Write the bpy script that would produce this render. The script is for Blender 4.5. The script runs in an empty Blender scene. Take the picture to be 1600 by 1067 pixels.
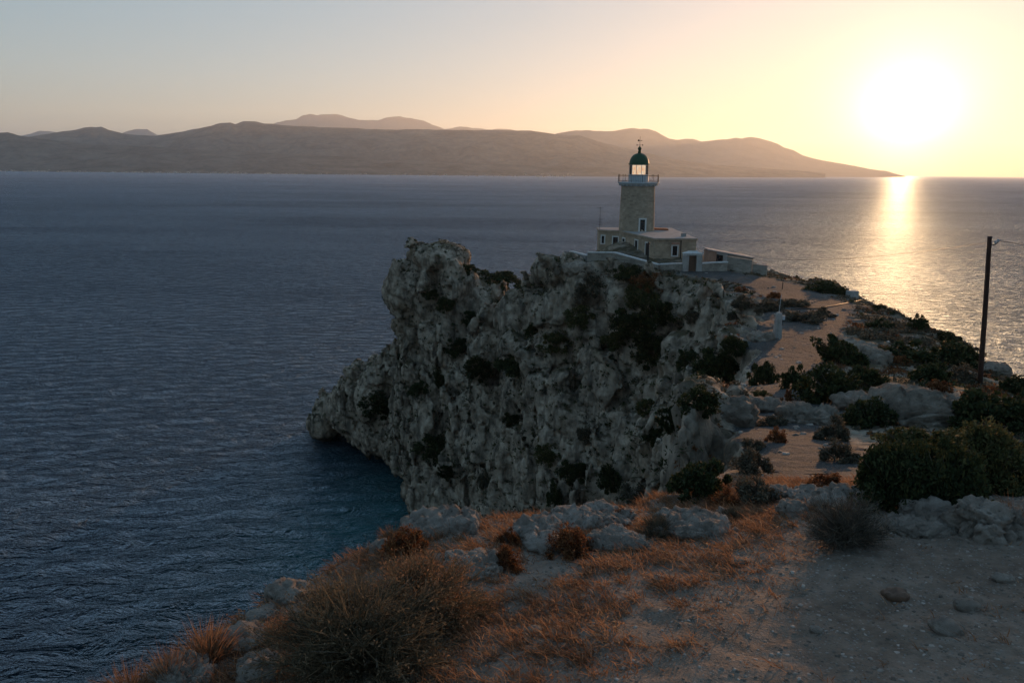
import bpy, bmesh, math, random
import numpy as np
from mathutils import Vector, Matrix
from mathutils.bvhtree import BVHTree

R = math.radians
scene = bpy.context.scene
COL = scene.collection

# ------------------------------------------------------------------ camera
CAM = Vector((0.0, 0.0, 58.0))
FPX = 1250.0                       # focal length in pixels of the 1600 px wide photograph
PITCH, ROLL = R(12.0), R(0.57)
cam_data = bpy.data.cameras.new("camera")
cam_data.sensor_width = 36.0
cam_data.lens = 36.0 * FPX / 1600.0
cam_data.clip_start = 0.1
cam_data.clip_end = 200000.0
cam = bpy.data.objects.new("camera", cam_data)
COL.objects.link(cam)
CAM_ROT = Matrix.Rotation(R(90) - PITCH, 3, 'X') @ Matrix.Rotation(ROLL, 3, 'Z')
cam.matrix_world = Matrix.Translation(CAM) @ CAM_ROT.to_4x4()
scene.camera = cam

def ray(px, py):
    return (CAM_ROT @ Vector(((px - 800.0) / FPX, (533.5 - py) / FPX, -1.0))).normalized()
def at(px, py, Y):                 # the point at forward distance Y seen at a pixel of the photograph
    d = ray(px, py)
    return CAM + d * ((Y - CAM.y) / d.y)

def at_z(px, py, z):               # the point at height z seen at a pixel of the photograph
    d = ray(px, py)
    return CAM + d * ((z - CAM.z) / d.z)

# ------------------------------------------------------------------ sky, sun, exposure
sun_dir = ray(1418, 187)
SUN_EL = math.asin(sun_dir.z)
SUN_AZ = math.atan2(sun_dir.x, sun_dir.y)      # clockwise from +Y
SKY_GAMMA = 0.36
SKY_SAT = 1.42
AUREOLE = (17.0, 0.2)
world = bpy.data.worlds.new("World")
scene.world = world
world.use_nodes = True
wt = world.node_tree
for n in list(wt.nodes): wt.nodes.remove(n)
w_out = wt.nodes.new("ShaderNodeOutputWorld")
w_bg = wt.nodes.new("ShaderNodeBackground")
w_sky = wt.nodes.new("ShaderNodeTexSky")
w_sky.sky_type = 'NISHITA'
w_sky.sun_disc = False
w_sky.sun_elevation = SUN_EL
w_sky.sun_rotation = SUN_AZ
w_sky.altitude = 60.0
w_sky.air_density = 1.0
w_sky.dust_density = 0.45
w_sky.ozone_density = 3.0
w_bg.inputs["Strength"].default_value = 0.14
w_gam = wt.nodes.new("ShaderNodeGamma")            # eases the contrast between the sun's side and the rest
w_gam.inputs["Gamma"].default_value = SKY_GAMMA
wt.links.new(w_sky.outputs[0], w_gam.inputs["Color"])
# the aureole: the sun itself and the bright air close around it
w_tc = wt.nodes.new("ShaderNodeTexCoord")
w_dot = wt.nodes.new("ShaderNodeVectorMath"); w_dot.operation = 'DOT_PRODUCT'
w_dot.inputs[1].default_value = sun_dir
wt.links.new(w_tc.outputs["Generated"], w_dot.inputs[0])
w_ang = wt.nodes.new("ShaderNodeMath"); w_ang.operation = 'ARCCOSINE'; w_ang.use_clamp = False
wt.links.new(w_dot.outputs["Value"], w_ang.inputs[0])
def w_lobe(width, strength, color):
    m1 = wt.nodes.new("ShaderNodeMath"); m1.operation = 'DIVIDE'; m1.inputs[1].default_value = -R(width)
    m2 = wt.nodes.new("ShaderNodeMath"); m2.operation = 'EXPONENT'
    m3 = wt.nodes.new("ShaderNodeVectorMath"); m3.operation = 'SCALE'; m3.inputs[0].default_value = tuple(c * strength for c in color)
    wt.links.new(w_ang.outputs[0], m1.inputs[0]); wt.links.new(m1.outputs[0], m2.inputs[0]); wt.links.new(m2.outputs[0], m3.inputs["Scale"])
    return m3.outputs[0]
w_add = wt.nodes.new("ShaderNodeVectorMath"); w_add.operation = 'ADD'
w_add2 = wt.nodes.new("ShaderNodeVectorMath"); w_add2.operation = 'ADD'
w_sat = wt.nodes.new("ShaderNodeHueSaturation"); w_sat.inputs["Saturation"].default_value = SKY_SAT
wt.links.new(w_gam.outputs[0], w_sat.inputs["Color"])
wt.links.new(w_sat.outputs[0], w_add.inputs[0]); wt.links.new(w_lobe(1.5, AUREOLE[0], (1.0, 0.88, 0.66)), w_add.inputs[1])
wt.links.new(w_add.outputs[0], w_add2.inputs[0]); wt.links.new(w_lobe(7.0, AUREOLE[1], (1.0, 0.72, 0.36)), w_add2.inputs[1])
wt.links.new(w_add2.outputs[0], w_bg.inputs["Color"])
wt.links.new(w_bg.outputs[0], w_out.inputs["Surface"])

sun_data = bpy.data.lights.new("sun", 'SUN')
sun_data.energy = 2.4
sun_data.angle = R(0.8)
sun_data.color = (1.0, 0.50, 0.21)
sun = bpy.data.objects.new("sun", sun_data)
COL.objects.link(sun)
sun.rotation_euler = sun_dir.to_track_quat('Z', 'Y').to_euler()

scene.view_settings.view_transform = 'Standard'
scene.view_settings.look = 'None'
scene.view_settings.exposure = 1.58
scene.view_settings.gamma = 1.0
scene.view_settings.use_curve_mapping = False
scene.render.engine = 'CYCLES'
scene.cycles.use_denoising = True
scene.cycles.max_bounces = 6
scene.cycles.diffuse_bounces = 3
scene.cycles.glossy_bounces = 3
scene.cycles.transmission_bounces = 4
scene.cycles.transparent_max_bounces = 8
scene.cycles.volume_bounces = 2
scene.cycles.sample_clamp_indirect = 4.0
scene.cycles.sample_clamp_direct = 12.0
scene.cycles.caustics_reflective = False
scene.cycles.caustics_refractive = False

# ------------------------------------------------------------------ helpers
def tag(o, label=None, cat=None, group=None, kind=None):
    if label: o["label"] = label
    if cat: o["category"] = cat
    if group: o["group"] = group
    if kind: o["kind"] = kind
    elif cat: o["kind"] = "thing"
    return o

def mesh_obj(name, verts, faces, mat, parent=None, smooth=False):
    me = bpy.data.meshes.new(name)
    me.from_pydata([tuple(v) for v in verts], [], [tuple(f) for f in faces])
    me.update()
    if smooth: me.polygons.foreach_set("use_smooth", [True] * len(me.polygons))
    o = bpy.data.objects.new(name, me)
    COL.objects.link(o)
    if mat: me.materials.append(mat)
    if parent: o.parent = parent
    return o

def np_mesh(name, V, F, mat=None, smooth=True):
    """mesh from numpy arrays; F is (n,3) or (n,4)"""
    me = bpy.data.meshes.new(name)
    V = np.ascontiguousarray(V, dtype=np.float32); F = np.ascontiguousarray(F, dtype=np.int32)
    n, k = F.shape
    me.vertices.add(len(V)); me.vertices.foreach_set("co", V.ravel())
    me.loops.add(n * k); me.loops.foreach_set("vertex_index", F.ravel())
    me.polygons.add(n)
    me.polygons.foreach_set("loop_start", np.arange(0, n * k, k, dtype=np.int32))
    me.polygons.foreach_set("loop_total", np.full(n, k, dtype=np.int32))
    if smooth: me.polygons.foreach_set("use_smooth", np.ones(n, dtype=bool))
    me.update(calc_edges=True)
    if mat: me.materials.append(mat)
    return me

def link(name, me, parent=None):
    o = bpy.data.objects.new(name, me)
    COL.objects.link(o)
    if parent: o.parent = parent
    return o

def empty(name, loc=(0, 0, 0), rz=0.0):
    o = bpy.data.objects.new(name, None)
    o.empty_display_size = 0.2
    COL.objects.link(o)
    o.location = loc
    o.rotation_euler = (0, 0, rz)
    return o

# --- vectorised noise
_rs = np.random.RandomState(7)
_perm = _rs.permutation(256).astype(np.int32)
_perm = np.concatenate([_perm, _perm])
_grad = _rs.normal(size=(256, 3)).astype(np.float32)
_grad /= np.linalg.norm(_grad, axis=1, keepdims=True)
_gx, _gy, _gz = [_grad[:, k].copy() for k in range(3)]
_ptx, _pty, _ptz = [_rs.rand(256).astype(np.float32) for _ in range(3)]

def perlin(P):
    P = np.asarray(P, dtype=np.float32)
    i = np.floor(P).astype(np.int32); f = P - i
    u = f * f * f * (f * (f * 6 - 15) + 10)
    fx, fy, fz = f[:, 0].copy(), f[:, 1].copy(), f[:, 2].copy()
    hx = [_perm[i[:, 0] & 255], _perm[(i[:, 0] + 1) & 255]]
    iy = [i[:, 1] & 255, (i[:, 1] + 1) & 255]; iz = [i[:, 2] & 255, (i[:, 2] + 1) & 255]
    ux, uy, uz = u[:, 0].copy(), u[:, 1].copy(), u[:, 2].copy()
    acc = []
    for dx in (0, 1):
        row = []
        for dy in (0, 1):
            hy = _perm[hx[dx] + iy[dy]]
            h0 = _perm[hy + iz[0]]; h1 = _perm[hy + iz[1]]
            b = fx - np.float32(dx), fy - np.float32(dy)
            d0 = _gx[h0] * b[0] + _gy[h0] * b[1] + _gz[h0] * fz
            d1 = _gx[h1] * b[0] + _gy[h1] * b[1] + _gz[h1] * (fz - np.float32(1))
            row.append(d0 + uz * (d1 - d0))
        acc.append(row[0] + uy * (row[1] - row[0]))
    return (acc[0] + ux * (acc[1] - acc[0])) * np.float32(1.5)

def fbm(P, octaves=4, gain=0.5, lac=2.03):
    a, s, out = 1.0, 0.0, 0.0
    P = np.asarray(P, dtype=np.float32)
    for k in range(octaves):
        out = out + a * perlin(P + 17.3 * k); s += a
        a *= gain; P = P * lac
    return out / s

def worley(P, tilt=False):
    """F1, F2 distances, a per-cell random and a per-cell tilted plane"""
    P = np.asarray(P, dtype=np.float32)
    i = np.floor(P).astype(np.int32); f = P - i
    n = len(P)
    F1 = np.full(n, 81.0, np.float32); F2 = np.full(n, 81.0, np.float32); hid = np.zeros(n, np.int32)
    lx = np.zeros(n, np.float32); ly = lx.copy(); lz = lx.copy()
    hx = [_perm[(i[:, 0] + d) & 255] for d in (-1, 0, 1)]
    for dx in (-1, 0, 1):
        for dy in (-1, 0, 1):
            hy = _perm[hx[dx + 1] + ((i[:, 1] + dy) & 255)]
            for dz in (-1, 0, 1):
                h = _perm[hy + ((i[:, 2] + dz) & 255)]
                ax = f[:, 0] - _ptx[h] - np.float32(dx); ay = f[:, 1] - _pty[h] - np.float32(dy); az = f[:, 2] - _ptz[h] - np.float32(dz)
                d = ax * ax + ay * ay + az * az
                closer = d < F1
                np.minimum(F2, np.where(closer, F1, d), out=F2)
                hid[closer] = h[closer]
                np.minimum(F1, d, out=F1)
                if tilt: lx[closer] = ax[closer]; ly[closer] = ay[closer]; lz[closer] = az[closer]
    F1 = np.sqrt(F1); F2 = np.sqrt(F2); cid = hid.astype(np.float32) / 255.0
    if tilt:
        g = _grad[hid]
        return F1, F2, cid, g[:, 0] * lx + g[:, 1] * ly + g[:, 2] * lz
    return F1, F2, cid

def sstep(a, b, x):
    t = np.clip((x - a) / (b - a), 0, 1)
    return t * t * (3 - 2 * t)

# --- materials
class NT:
    """a small wrapper to write node trees"""
    def __init__(self, name):
        self.m = bpy.data.materials.new(name); self.m.use_nodes = True
        self.t = self.m.node_tree
        for n in list(self.t.nodes): self.t.nodes.remove(n)
        self.out = self.t.nodes.new("ShaderNodeOutputMaterial")
    def n(self, kind, **kw):
        nd = self.t.nodes.new(kind)
        for k, v in kw.items():
            if k.startswith("i_"):
                key = k[2:].replace("_", " ")
                nd.inputs[int(key) if key.isdigit() else key].default_value = v
            else: setattr(nd, k, v)
        return nd
    def l(self, a, b): self.t.links.new(a, b)
    def coord(self, scale=(1, 1, 1), kind="Object", rot=(0, 0, 0)):
        c = self.n("ShaderNodeTexCoord"); mp = self.n("ShaderNodeMapping")
        mp.inputs["Scale"].default_value = scale; mp.inputs["Rotation"].default_value = rot
        self.l(c.outputs[kind], mp.inputs["Vector"]); return mp.outputs[0]
    def noise(self, vec, scale, detail=4.0, rough=0.55, dist=0.0):
        nd = self.n("ShaderNodeTexNoise"); nd.inputs["Scale"].default_value = scale
        nd.inputs["Detail"].default_value = detail; nd.inputs["Roughness"].default_value = rough
        nd.inputs["Distortion"].default_value = dist
        if vec: self.l(vec, nd.inputs["Vector"])
        return nd.outputs["Fac"]
    def ramp(self, fac, stops, interp='LINEAR'):
        r = self.n("ShaderNodeValToRGB"); cr = r.color_ramp; cr.interpolation = interp
        while len(cr.elements) < len(stops): cr.elements.new(0.5)
        for e, (p, c) in zip(cr.elements, stops):
            e.position = p; e.color = (*c, 1.0) if not isinstance(c, (int, float)) else (c, c, c, 1.0)
        self.l(fac, r.inputs[0]); return r.outputs[0]
    def mix(self, fac, a, b, blend='MIX'):
        m = self.n("ShaderNodeMix", data_type='RGBA', blend_type=blend)
        for s, v in ((m.inputs[0], fac), (m.inputs[6], a), (m.inputs[7], b)):
            if isinstance(v, (int, float)): s.default_value = v
            elif isinstance(v, tuple): s.default_value = (*v, 1.0)
            else: self.l(v, s)
        return m.outputs[2]
    def math(self, op, a, b=0.0, c=None, clamp=False):
        m = self.n("ShaderNodeMath", operation=op, use_clamp=clamp)
        for s, v in zip(m.inputs, (a, b, c)):
            if v is None: continue
            if isinstance(v, (int, float)): s.default_value = v
            else: self.l(v, s)
        return m.outputs[0]
    def bump(self, height, strength=0.5, dist=0.1, normal=None):
        b = self.n("ShaderNodeBump"); b.inputs["Strength"].default_value = strength
        b.inputs["Distance"].default_value = dist; self.l(height, b.inputs["Height"])
        if normal: self.l(normal, b.inputs["Normal"])
        return b.outputs[0]
    def principled(self, color, rough=0.8, normal=None, spec=0.3, metallic=0.0, **kw):
        p = self.n("ShaderNodeBsdfPrincipled")
        if isinstance(color, tuple): p.inputs["Base Color"].default_value = (*color, 1.0)
        else: self.l(color, p.inputs["Base Color"])
        if isinstance(rough, (int, float)): p.inputs["Roughness"].default_value = rough
        else: self.l(rough, p.inputs["Roughness"])
        p.inputs["Specular IOR Level"].default_value = spec
        p.inputs["Metallic"].default_value = metallic
        for k, v in kw.items(): p.inputs[k.replace("_", " ")].default_value = v
        if normal: self.l(normal, p.inputs["Normal"])
        self.l(p.outputs[0], self.out.inputs["Surface"])
        return p

def plain(name, color, rough=0.7, var=0.15, scale=3.0, bump=0.0, metallic=0.0, spec=0.3):
    """one colour with mottling and a little relief"""
    t = NT(name); v = t.coord()
    f = t.noise(v, scale, 6, 0.6)
    lo = tuple(c * (1 - var) for c in color); hi = tuple(min(1, c * (1 + var)) for c in color)
    c = t.ramp(f, [(0.3, lo), (0.7, hi)])
    nm = t.bump(t.noise(v, scale * 6, 5, 0.6), bump, 0.02) if bump else None
    t.principled(c, rough, nm, spec, metallic)
    return t.m

# ================================================================== the sea
def sea_material():
    t = NT("sea_water")
    geo = t.n("ShaderNodeNewGeometry")
    mp = t.n("ShaderNodeMapping"); t.l(geo.outputs["Position"], mp.inputs["Vector"])
    mp.inputs["Rotation"].default_value = (0, 0, R(-24)); mp.inputs["Scale"].default_value = (0.55, 1.0, 1.0)
    v = mp.outputs[0]
    swell = t.noise(v, 0.035, 3, 0.5, 0.4)
    wave = t.noise(v, 0.28, 5, 0.62, 0.6)
    rip = t.noise(v, 1.3, 4, 0.6, 0.5)
    h = t.math('ADD', t.math('MULTIPLY', swell, 1.6), t.math('ADD', t.math('MULTIPLY', wave, 1.1), t.math('MULTIPLY', rip, 0.18)))
    # wind patches: the chop is stronger in some streaks
    mp2 = t.n("ShaderNodeMapping"); t.l(geo.outputs["Position"], mp2.inputs["Vector"]); mp2.inputs["Scale"].default_value = (0.25, 1, 1)
    patch = t.noise(mp2.outputs[0], 0.006, 4, 0.55, 0.3)
    st = t.math('ADD', t.math('MULTIPLY', patch, 0.5), 0.55)
    b = t.n("ShaderNodeBump"); b.inputs["Distance"].default_value = 4.6
    t.l(st, b.inputs["Strength"]); t.l(h, b.inputs["Height"])
    # depth colour: turquoise shallows in the cove, deep blue outside
    sep = t.n("ShaderNodeSeparateXYZ"); t.l(geo.outputs["Position"], sep.inputs[0])
    dx = t.math('ADD', sep.outputs[0], 16.0); dy = t.math('ADD', sep.outputs[1], -118.0)
    d = t.math('SQRT', t.math('ADD', t.math('MULTIPLY', dx, dx), t.math('MULTIPLY', t.math('MULTIPLY', dy, dy), 0.45)))
    d = t.math('ADD', d, t.math('MULTIPLY', t.noise(geo.outputs["Position"], 0.15, 4), 8.0))
    col = t.ramp(t.math('DIVIDE', d, 54.0), [(0.25, (0.012, 0.075, 0.078)), (0.55, (0.003, 0.022, 0.027)), (0.95, (0.0006, 0.0032, 0.0085))])
    dif = t.n("ShaderNodeBsdfDiffuse"); t.l(col, dif.inputs["Color"]); t.l(b.outputs[0], dif.inputs["Normal"])
    gl = t.n("ShaderNodeBsdfGlossy"); gl.inputs["Color"].default_value = (0.62, 0.81, 1.0, 1)
    gl.inputs["Roughness"].default_value = 0.44; t.l(b.outputs[0], gl.inputs["Normal"])
    fr = t.n("ShaderNodeFresnel"); fr.inputs["IOR"].default_value = 1.19; t.l(b.outputs[0], fr.inputs["Normal"])
    # wave faces turned away from the viewer are hidden, so rough water mirrors less than a flat sheet
    fac = t.math('MULTIPLY', fr.outputs[0], t.math('ADD', t.math("MULTIPLY", t.ramp(patch, [(0.36, 0.0), (0.64, 1.0)]), 0.55), 0.66))
    fac = t.math('MINIMUM', fac, 0.64)
    mx = t.n("ShaderNodeMixShader"); t.l(fac, mx.inputs[0]); t.l(dif.outputs[0], mx.inputs[1]); t.l(gl.outputs[0], mx.inputs[2])
    t.l(mx.outputs[0], t.out.inputs["Surface"])
    return t.m

def build_sea():
    rr = np.concatenate([[0.0], np.geomspace(20, 62000, 60)])
    th = np.linspace(0, 2 * np.pi, 97)[:-1]
    V = [(0, 0, 0)] + [(r * math.sin(a), r * math.cos(a), 0.0) for r in rr[1:] for a in th]
    n = len(th); F = []
    for j in range(n): F.append((0, 1 + (j + 1) % n, 1 + j))
    for i in range(len(rr) - 2):
        for j in range(n):
            a, b = 1 + i * n + j, 1 + i * n + (j + 1) % n
            F.append((a, b, b + n, a + n))
    o = mesh_obj("sea", V, F, sea_material(), smooth=True)
    tag(o, kind="structure")
build_sea()

# ================================================================== mountains across the gulf
def mountain_material(name, lo, hi):
    t = NT(name)
    geo = t.n("ShaderNodeNewGeometry")
    f = t.noise(geo.outputs["Position"], 0.0022, 8, 0.62)
    f2 = t.noise(geo.outputs["Position"], 0.012, 5, 0.6)
    c = t.ramp(t.math('ADD', t.math('MULTIPLY', f, 0.65), t.math('MULTIPLY', f2, 0.35)), [(0.35, lo), (0.62, hi)])
    t.principled(c, 1.0, None, 0.0)
    return t.m

def build_range(pts, dist, depth, mat, seed, rough=0.24, shore=None):
    """a ridge whose skyline passes the given points, with a foot towards the viewer and a back slope"""
    pts = np.array(pts, float)
    px = np.arange(pts[0, 0], pts[-1, 0] + 0.1, 2.5)
    py = np.interp(px, pts[:, 0], pts[:, 1])
    ridge = np.array([at(x, y, dist) for x, y in zip(px, py)])
    base = ridge[:, :2].copy()
    vdir = np.stack([ridge[:, 0] - CAM.x, ridge[:, 1] - CAM.y], 1); vdir /= np.linalg.norm(vdir, axis=1, keepdims=True)
    H = np.maximum(ridge[:, 2], -12.0)
    dep = depth * np.clip(H / 260.0, 0.02, 1.0)            # low ends of a range are narrow too
    rows = np.concatenate([np.linspace(-1, 0, 26), np.linspace(0.08, 0.8, 8)])
    V = []
    for s in rows:
        P = base + vdir * (s * dep)[:, None]
        prof = (1 + s) ** 1.5 if s <= 0 else 1 - 1.2 * s
        n = fbm(np.stack([P[:, 0] / 1200 + seed, P[:, 1] / 1200, np.full(len(P), seed * 1.7)], 1), 6, 0.55)
        amp = rough * (4 * (1 + s) * (-s) if s <= 0 else s * 1.4)
        n2 = fbm(np.stack([P[:, 0] / 260 + seed, P[:, 1] / 900, np.full(len(P), seed)], 1), 3)
        z = H * (prof + amp * n * 2.2) + (0.018 * H * n2 if abs(s) < 1e-6 else 0)
        if s == -1: z = z * 0 - 4.0
        else: z = np.maximum(z, np.where(H > 0, 2.0 * (1 + s) + 1.0, -12.0))
        V.append(np.column_stack([P, z]))
    m = len(px); V = np.concatenate(V)
    a = (np.arange(len(rows) - 1)[:, None] * m + np.arange(m - 1)[None, :]).ravel()
    F = np.stack([a, a + 1, a + 1 + m, a + m], 1)
    o = link("mountain_range", np_mesh("mountain_range", V, F, mat))
    tag(o, kind="structure")
    return o

m_scrub = mountain_material("mountain_scrub", (0.02, 0.032, 0.028), (0.16, 0.145, 0.12))
m_far = mountain_material("mountain_rock", (0.06, 0.062, 0.05), (0.14, 0.125, 0.10))
build_range([(-420, 200), (-300, 196), (-150, 214), (-60, 213), (0, 208), (12, 207), (30, 212), (60, 217), (100, 221), (145, 225), (230, 229), (340, 236), (520, 244), (640, 251), (760, 256), (900, 260), (960, 262.5), (1010, 266), (1040, 268.5)],
            11500, 2500, m_scrub, 1.3)
build_range([(-420, 232), (-100, 226), (20, 218), (60, 212), (90, 207), (118, 203), (130, 200), (142, 198.5), (150, 199), (158, 198), (170, 203), (190, 208.5), (215, 211.5), (245, 212.5), (262, 209.5), (275, 207), (285, 206), (300, 202.5), (330, 197), (345, 192.5), (360, 191.5), (368, 194.5), (380, 190), (398, 190), (412, 193), (425, 193), (440, 196), (470, 197), (500, 199), (560, 201), (620, 203.5), (650, 202), (700, 203), (740, 204), (770, 203.5), (800, 204), (830, 204.5), (860, 209), (890, 212.5), (905, 212), (930, 220), (965, 229), (1000, 237), (1040, 246), (1085, 254), (1130, 259), (1190, 263), (1250, 267), (1290, 271)],
            15500, 4800, m_scrub, 4.1)
build_range([(-40, 222), (35, 212), (48, 209), (62, 204.5), (85, 206), (110, 212), (160, 216), (188, 209), (200, 204.5), (215, 202), (230, 202.5), (246, 211), (300, 214), (400, 204), (430, 193), (448, 188.5), (462, 187), (472, 181), (485, 178), (496, 180.5), (508, 179), (522, 178), (536, 181.5), (548, 185), (562, 188), (576, 187.5), (588, 188.5), (605, 184), (624, 182), (645, 185.5), (662, 189), (680, 197), (695, 202), (705, 201), (720, 198), (735, 200), (752, 201), (768, 203), (782, 201), (800, 203), (830, 210), (880, 222)],
            33000, 7000, m_far, 8.7, 0.06)
build_range([(820, 224), (862, 211), (885, 206), (900, 204), (922, 204), (945, 206), (965, 204), (978, 201.5), (988, 200.5), (1000, 201.5), (1014, 202), (1024, 205), (1034, 211), (1046, 217), (1058, 219), (1070, 217.5), (1082, 217), (1096, 221.5), (1110, 220), (1124, 218.5), (1138, 217.5), (1150, 215.5), (1160, 216.5), (1174, 214), (1188, 217), (1204, 221), (1216, 225), (1226, 231), (1240, 235), (1254, 243), (1268, 247), (1284, 251), (1310, 255), (1335, 259.5), (1358, 264), (1374, 266.5), (1384, 267), (1392, 269.5), (1402, 272.5), (1416, 276)],
            24000, 5500, m_far, 12.9, 0.07)

# the haze over the gulf
def build_haze():
    bm = bmesh.new()
    bmesh.ops.create_cube(bm, size=1.0)
    me = bpy.data.meshes.new("haze"); bm.to_mesh(me); bm.free()
    o = link("haze", me)
    o.scale = (126000, 126000, 2560); o.location = (0, 0, -40 + 1280)
    m = bpy.data.materials.new("haze"); m.use_nodes = True
    t = m.node_tree
    for n in list(t.nodes): t.nodes.remove(n)
    out = t.nodes.new("ShaderNodeOutputMaterial"); pv = t.nodes.new("ShaderNodeVolumePrincipled")
    pv.inputs["Color"].default_value = (0.82, 0.905, 1.0, 1)
    pv.inputs["Density"].default_value = 2.5e-5
    pv.inputs["Anisotropy"].default_value = 0.52
    t.links.new(pv.outputs[0], out.inputs["Volume"])
    me.materials.append(m)
    tag(o, "pale evening haze lying over the gulf", "haze", kind="stuff")
build_haze()

# ================================================================== the headland
LEVELS = [   # outlines of the headland at several heights, (x, y) in metres, the camera above (0, 0)
 (0.0,  [(-20,-15),(-17,0),(-13,14),(-8,28),(-4,45),(-1,60),(2,75),(3,86),(2,97),(-2,106),(-8,117),(-13,125),(-17.7,131),(-21.6,147.8),(-26.3,157.3),(-35.4,166),(-41.6,168),(-44,174),(-28,190),(5,196),(32,180),(56,155),(66,120),(62,80),(55,45),(48,15),(42,-15)]),
 (6.0,  [(-18,-15),(-15,0),(-12,12),(-7,24),(-3,38),(1,55),(5,70),(6,82),(5,92),(3.5,100),(0,109),(-6,119),(-11,125.5),(-15,130),(-19,138),(-23.5,147),(-29.5,154.5),(-38,163),(-43.8,167),(-42.5,174),(-26,187),(5,190),(30,175),(53,150),(62,118),(58,80),(51,44),(45,15),(39,-15)]),
 (18.0, [(-15,-15),(-12,0),(-9,8),(-4,15),(0,22),(2.5,32),(5,45),(9,58),(11.5,70),(12,82),(9,93),(5.8,99.5),(4,104),(1,112),(-4,121),(-9,129),(-15,135),(-19,141),(-24.5,149),(-33,155.5),(-34,161),(-24,172),(4,178),(26,165),(47,142),(55,115),(51,78),(44,43),(38,14),(33,-15)]),
 (26.0, [(-13.5,-15),(-10,0),(-8,6),(-5,11),(-1.5,16),(1.2,21),(3.5,30),(6,40),(9.5,51),(13,62),(14.5,74),(14.5,86),(11,95),(7,100.5),(4.6,105),(1.5,112),(-3.5,121),(-8.5,130),(-13.5,135),(-18,139.5),(-20.8,146),(-21.5,152),(-17,164),(2,168),(22,158),(42,137),(50,113),(46,78),(39,43),(33,14),(28,-15)]),
 (31.5, [(-12.7,-15),(-9.2,0),(-7.5,5.5),(-5.2,9.6),(-2.5,12),(1.6,18),(3.2,24),(5,32),(8,42),(11.5,53),(14.5,64),(15.6,76),(15.5,87),(12.2,95.5),(8,101),(5,105.2),(2.2,111),(-1.8,118),(-5.5,125),(-9.5,131),(-14,135.5),(-19,139.5),(-21.4,145),(-20.8,150),(-15,158),(1,162),(20,152),(39,134),(46,112),(43,79),(36,43),(30,14),(25,-15)]),
 (37.0, [(-12,-15),(-8.5,0),(-7,5),(-5.5,8),(-3.5,11),(0.5,13.5),(2.6,17),(3.6,22),(5,28.5),(7.5,36),(9.8,45),(12.8,55),(15.6,66),(16.9,78),(16.6,88),(13.5,96.5),(9,102),(5.5,106.2),(2.8,111),(-0.5,118),(-4,125),(-9,131.5),(-14.5,135),(-20.5,139),(-23.4,143),(-22,148),(-15,154),(0,157),(18,147),(36,131),(43,112),(41,80),(34,43),(28,14),(23,-15)]),
 (41.5, [(-10.5,-15),(-7,0),(-5.6,5),(-4.5,7.5),(-2.5,10.2),(1.0,12),(3.2,14.5),(4.4,18),(5.0,22),(6.0,27.5),(7.5,32),(10,39),(12.2,47),(14.6,55),(17.5,65),(18.4,77),(18,87),(16,94.5),(11.5,100.5),(7,105.5),(3.9,110.5),(1.5,116.5),(-2,124),(-7.5,131.5),(-12,135.5),(-17,138.2),(-20.2,142),(-19,147),(-13,152),(1,153),(18,144),(34,129),(41,112),(39,80),(33,43),(26.5,14),(21,-15)]),
 (46.5, [(-9,-15),(-6,0),(-4.4,4),(-3.7,6.3),(-2.9,7.6),(-1.6,9.3),(0.8,10.9),(3.0,12.6),(4.6,16),(5.2,20),(6.4,26),(7.2,29),(8.7,33),(11,38),(13.5,45),(15.6,52),(18.6,62),(19.6,74),(19.2,86),(18.5,92.5),(15.5,98),(11,103),(7,107.5),(4.0,111.5),(2.2,116),(0.5,123),(-5,131),(-9.5,136),(-14.5,137.8),(-17.6,141),(-17,146),(-12,150),(2,149),(18,141),(32,128),(38.5,112),(37.3,95),(35.6,80),(32,60),(28,42),(25,28),(22,14),(18,-15)]),
]
TOPS = np.array([   # heights of the top of the headland
 (0,-14,55.2),(-8,-10,54.8),(12,-12,55.2),(0,0,54.6),(-5,2,54.0),(1,5.5,54.2),(4,5.5,54.22),(3.6,6.8,54.1),(-3.6,6,53.75),(-2.45,7,53.7),(-1.2,9,53.75),(0.9,10,53.5),(3.8,11,53.5),(6.2,9.5,54.0),
 (10,8,54.15),(15,6,53.9),(19,6,53.0),(7.8,13,53.1),(5.5,13.2,52.9),(6.3,17.5,52.1),(9.4,24,50.9),(7.6,28,50.3),(11.9,19.5,51.5),(15,17,52.0),(13.95,30,50.6),(17,25,50.8),(21,22,49.8),(20,32,48.9),
 (10.5,33,49.3),(12.5,40,48.5),(16.9,50,47.9),(23.6,39,48.0),(27,42,47.5),(31,60,47.1),(24,55,47.6),(20,62,47.3),(26,72,47.0),(34,80,46.4),(20.5,80,46.6),(28,90,46.6),(36,95,45.9),(20,96,46.4),
 (33,106,45.6),(25,103,46.65),(17,112,47.0),(12,112,47.0),(6,112,46.4),(2.5,116.5,43.5),(0.5,122,39.6),(-1.5,127,37.8),(-5,131,38.6),(-8.5,135.5,42.6),(-12,139,45.2),(-15.2,141,45.6),(-12,146,45.0),(13,121,46.75),(14,130,46.7),(21,132,46.6),(26,127,46.7),(26,112,46.9),(8,126,39),(32,120,45.4),(2,145,36),(-5,150,38),(6,138,36.5),(-2,137,38)], float)
TOPS[:, 2] -= 0.0044 * TOPS[:, 1]
PATH = np.array([(5.9,11.8,1.3),(6.1,15,1.0),(6.6,18.5,1.1),(9.0,24,1.0),(10.2,30,1.0),(12.5,37,1.6),(15.5,44,2.0),(18.5,52,2.6),(23,62,3.0),(27.0,72,3.2),(28.5,84,3.2),(27,93,3.0),(23.5,99.5,3.0)], float)

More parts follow.
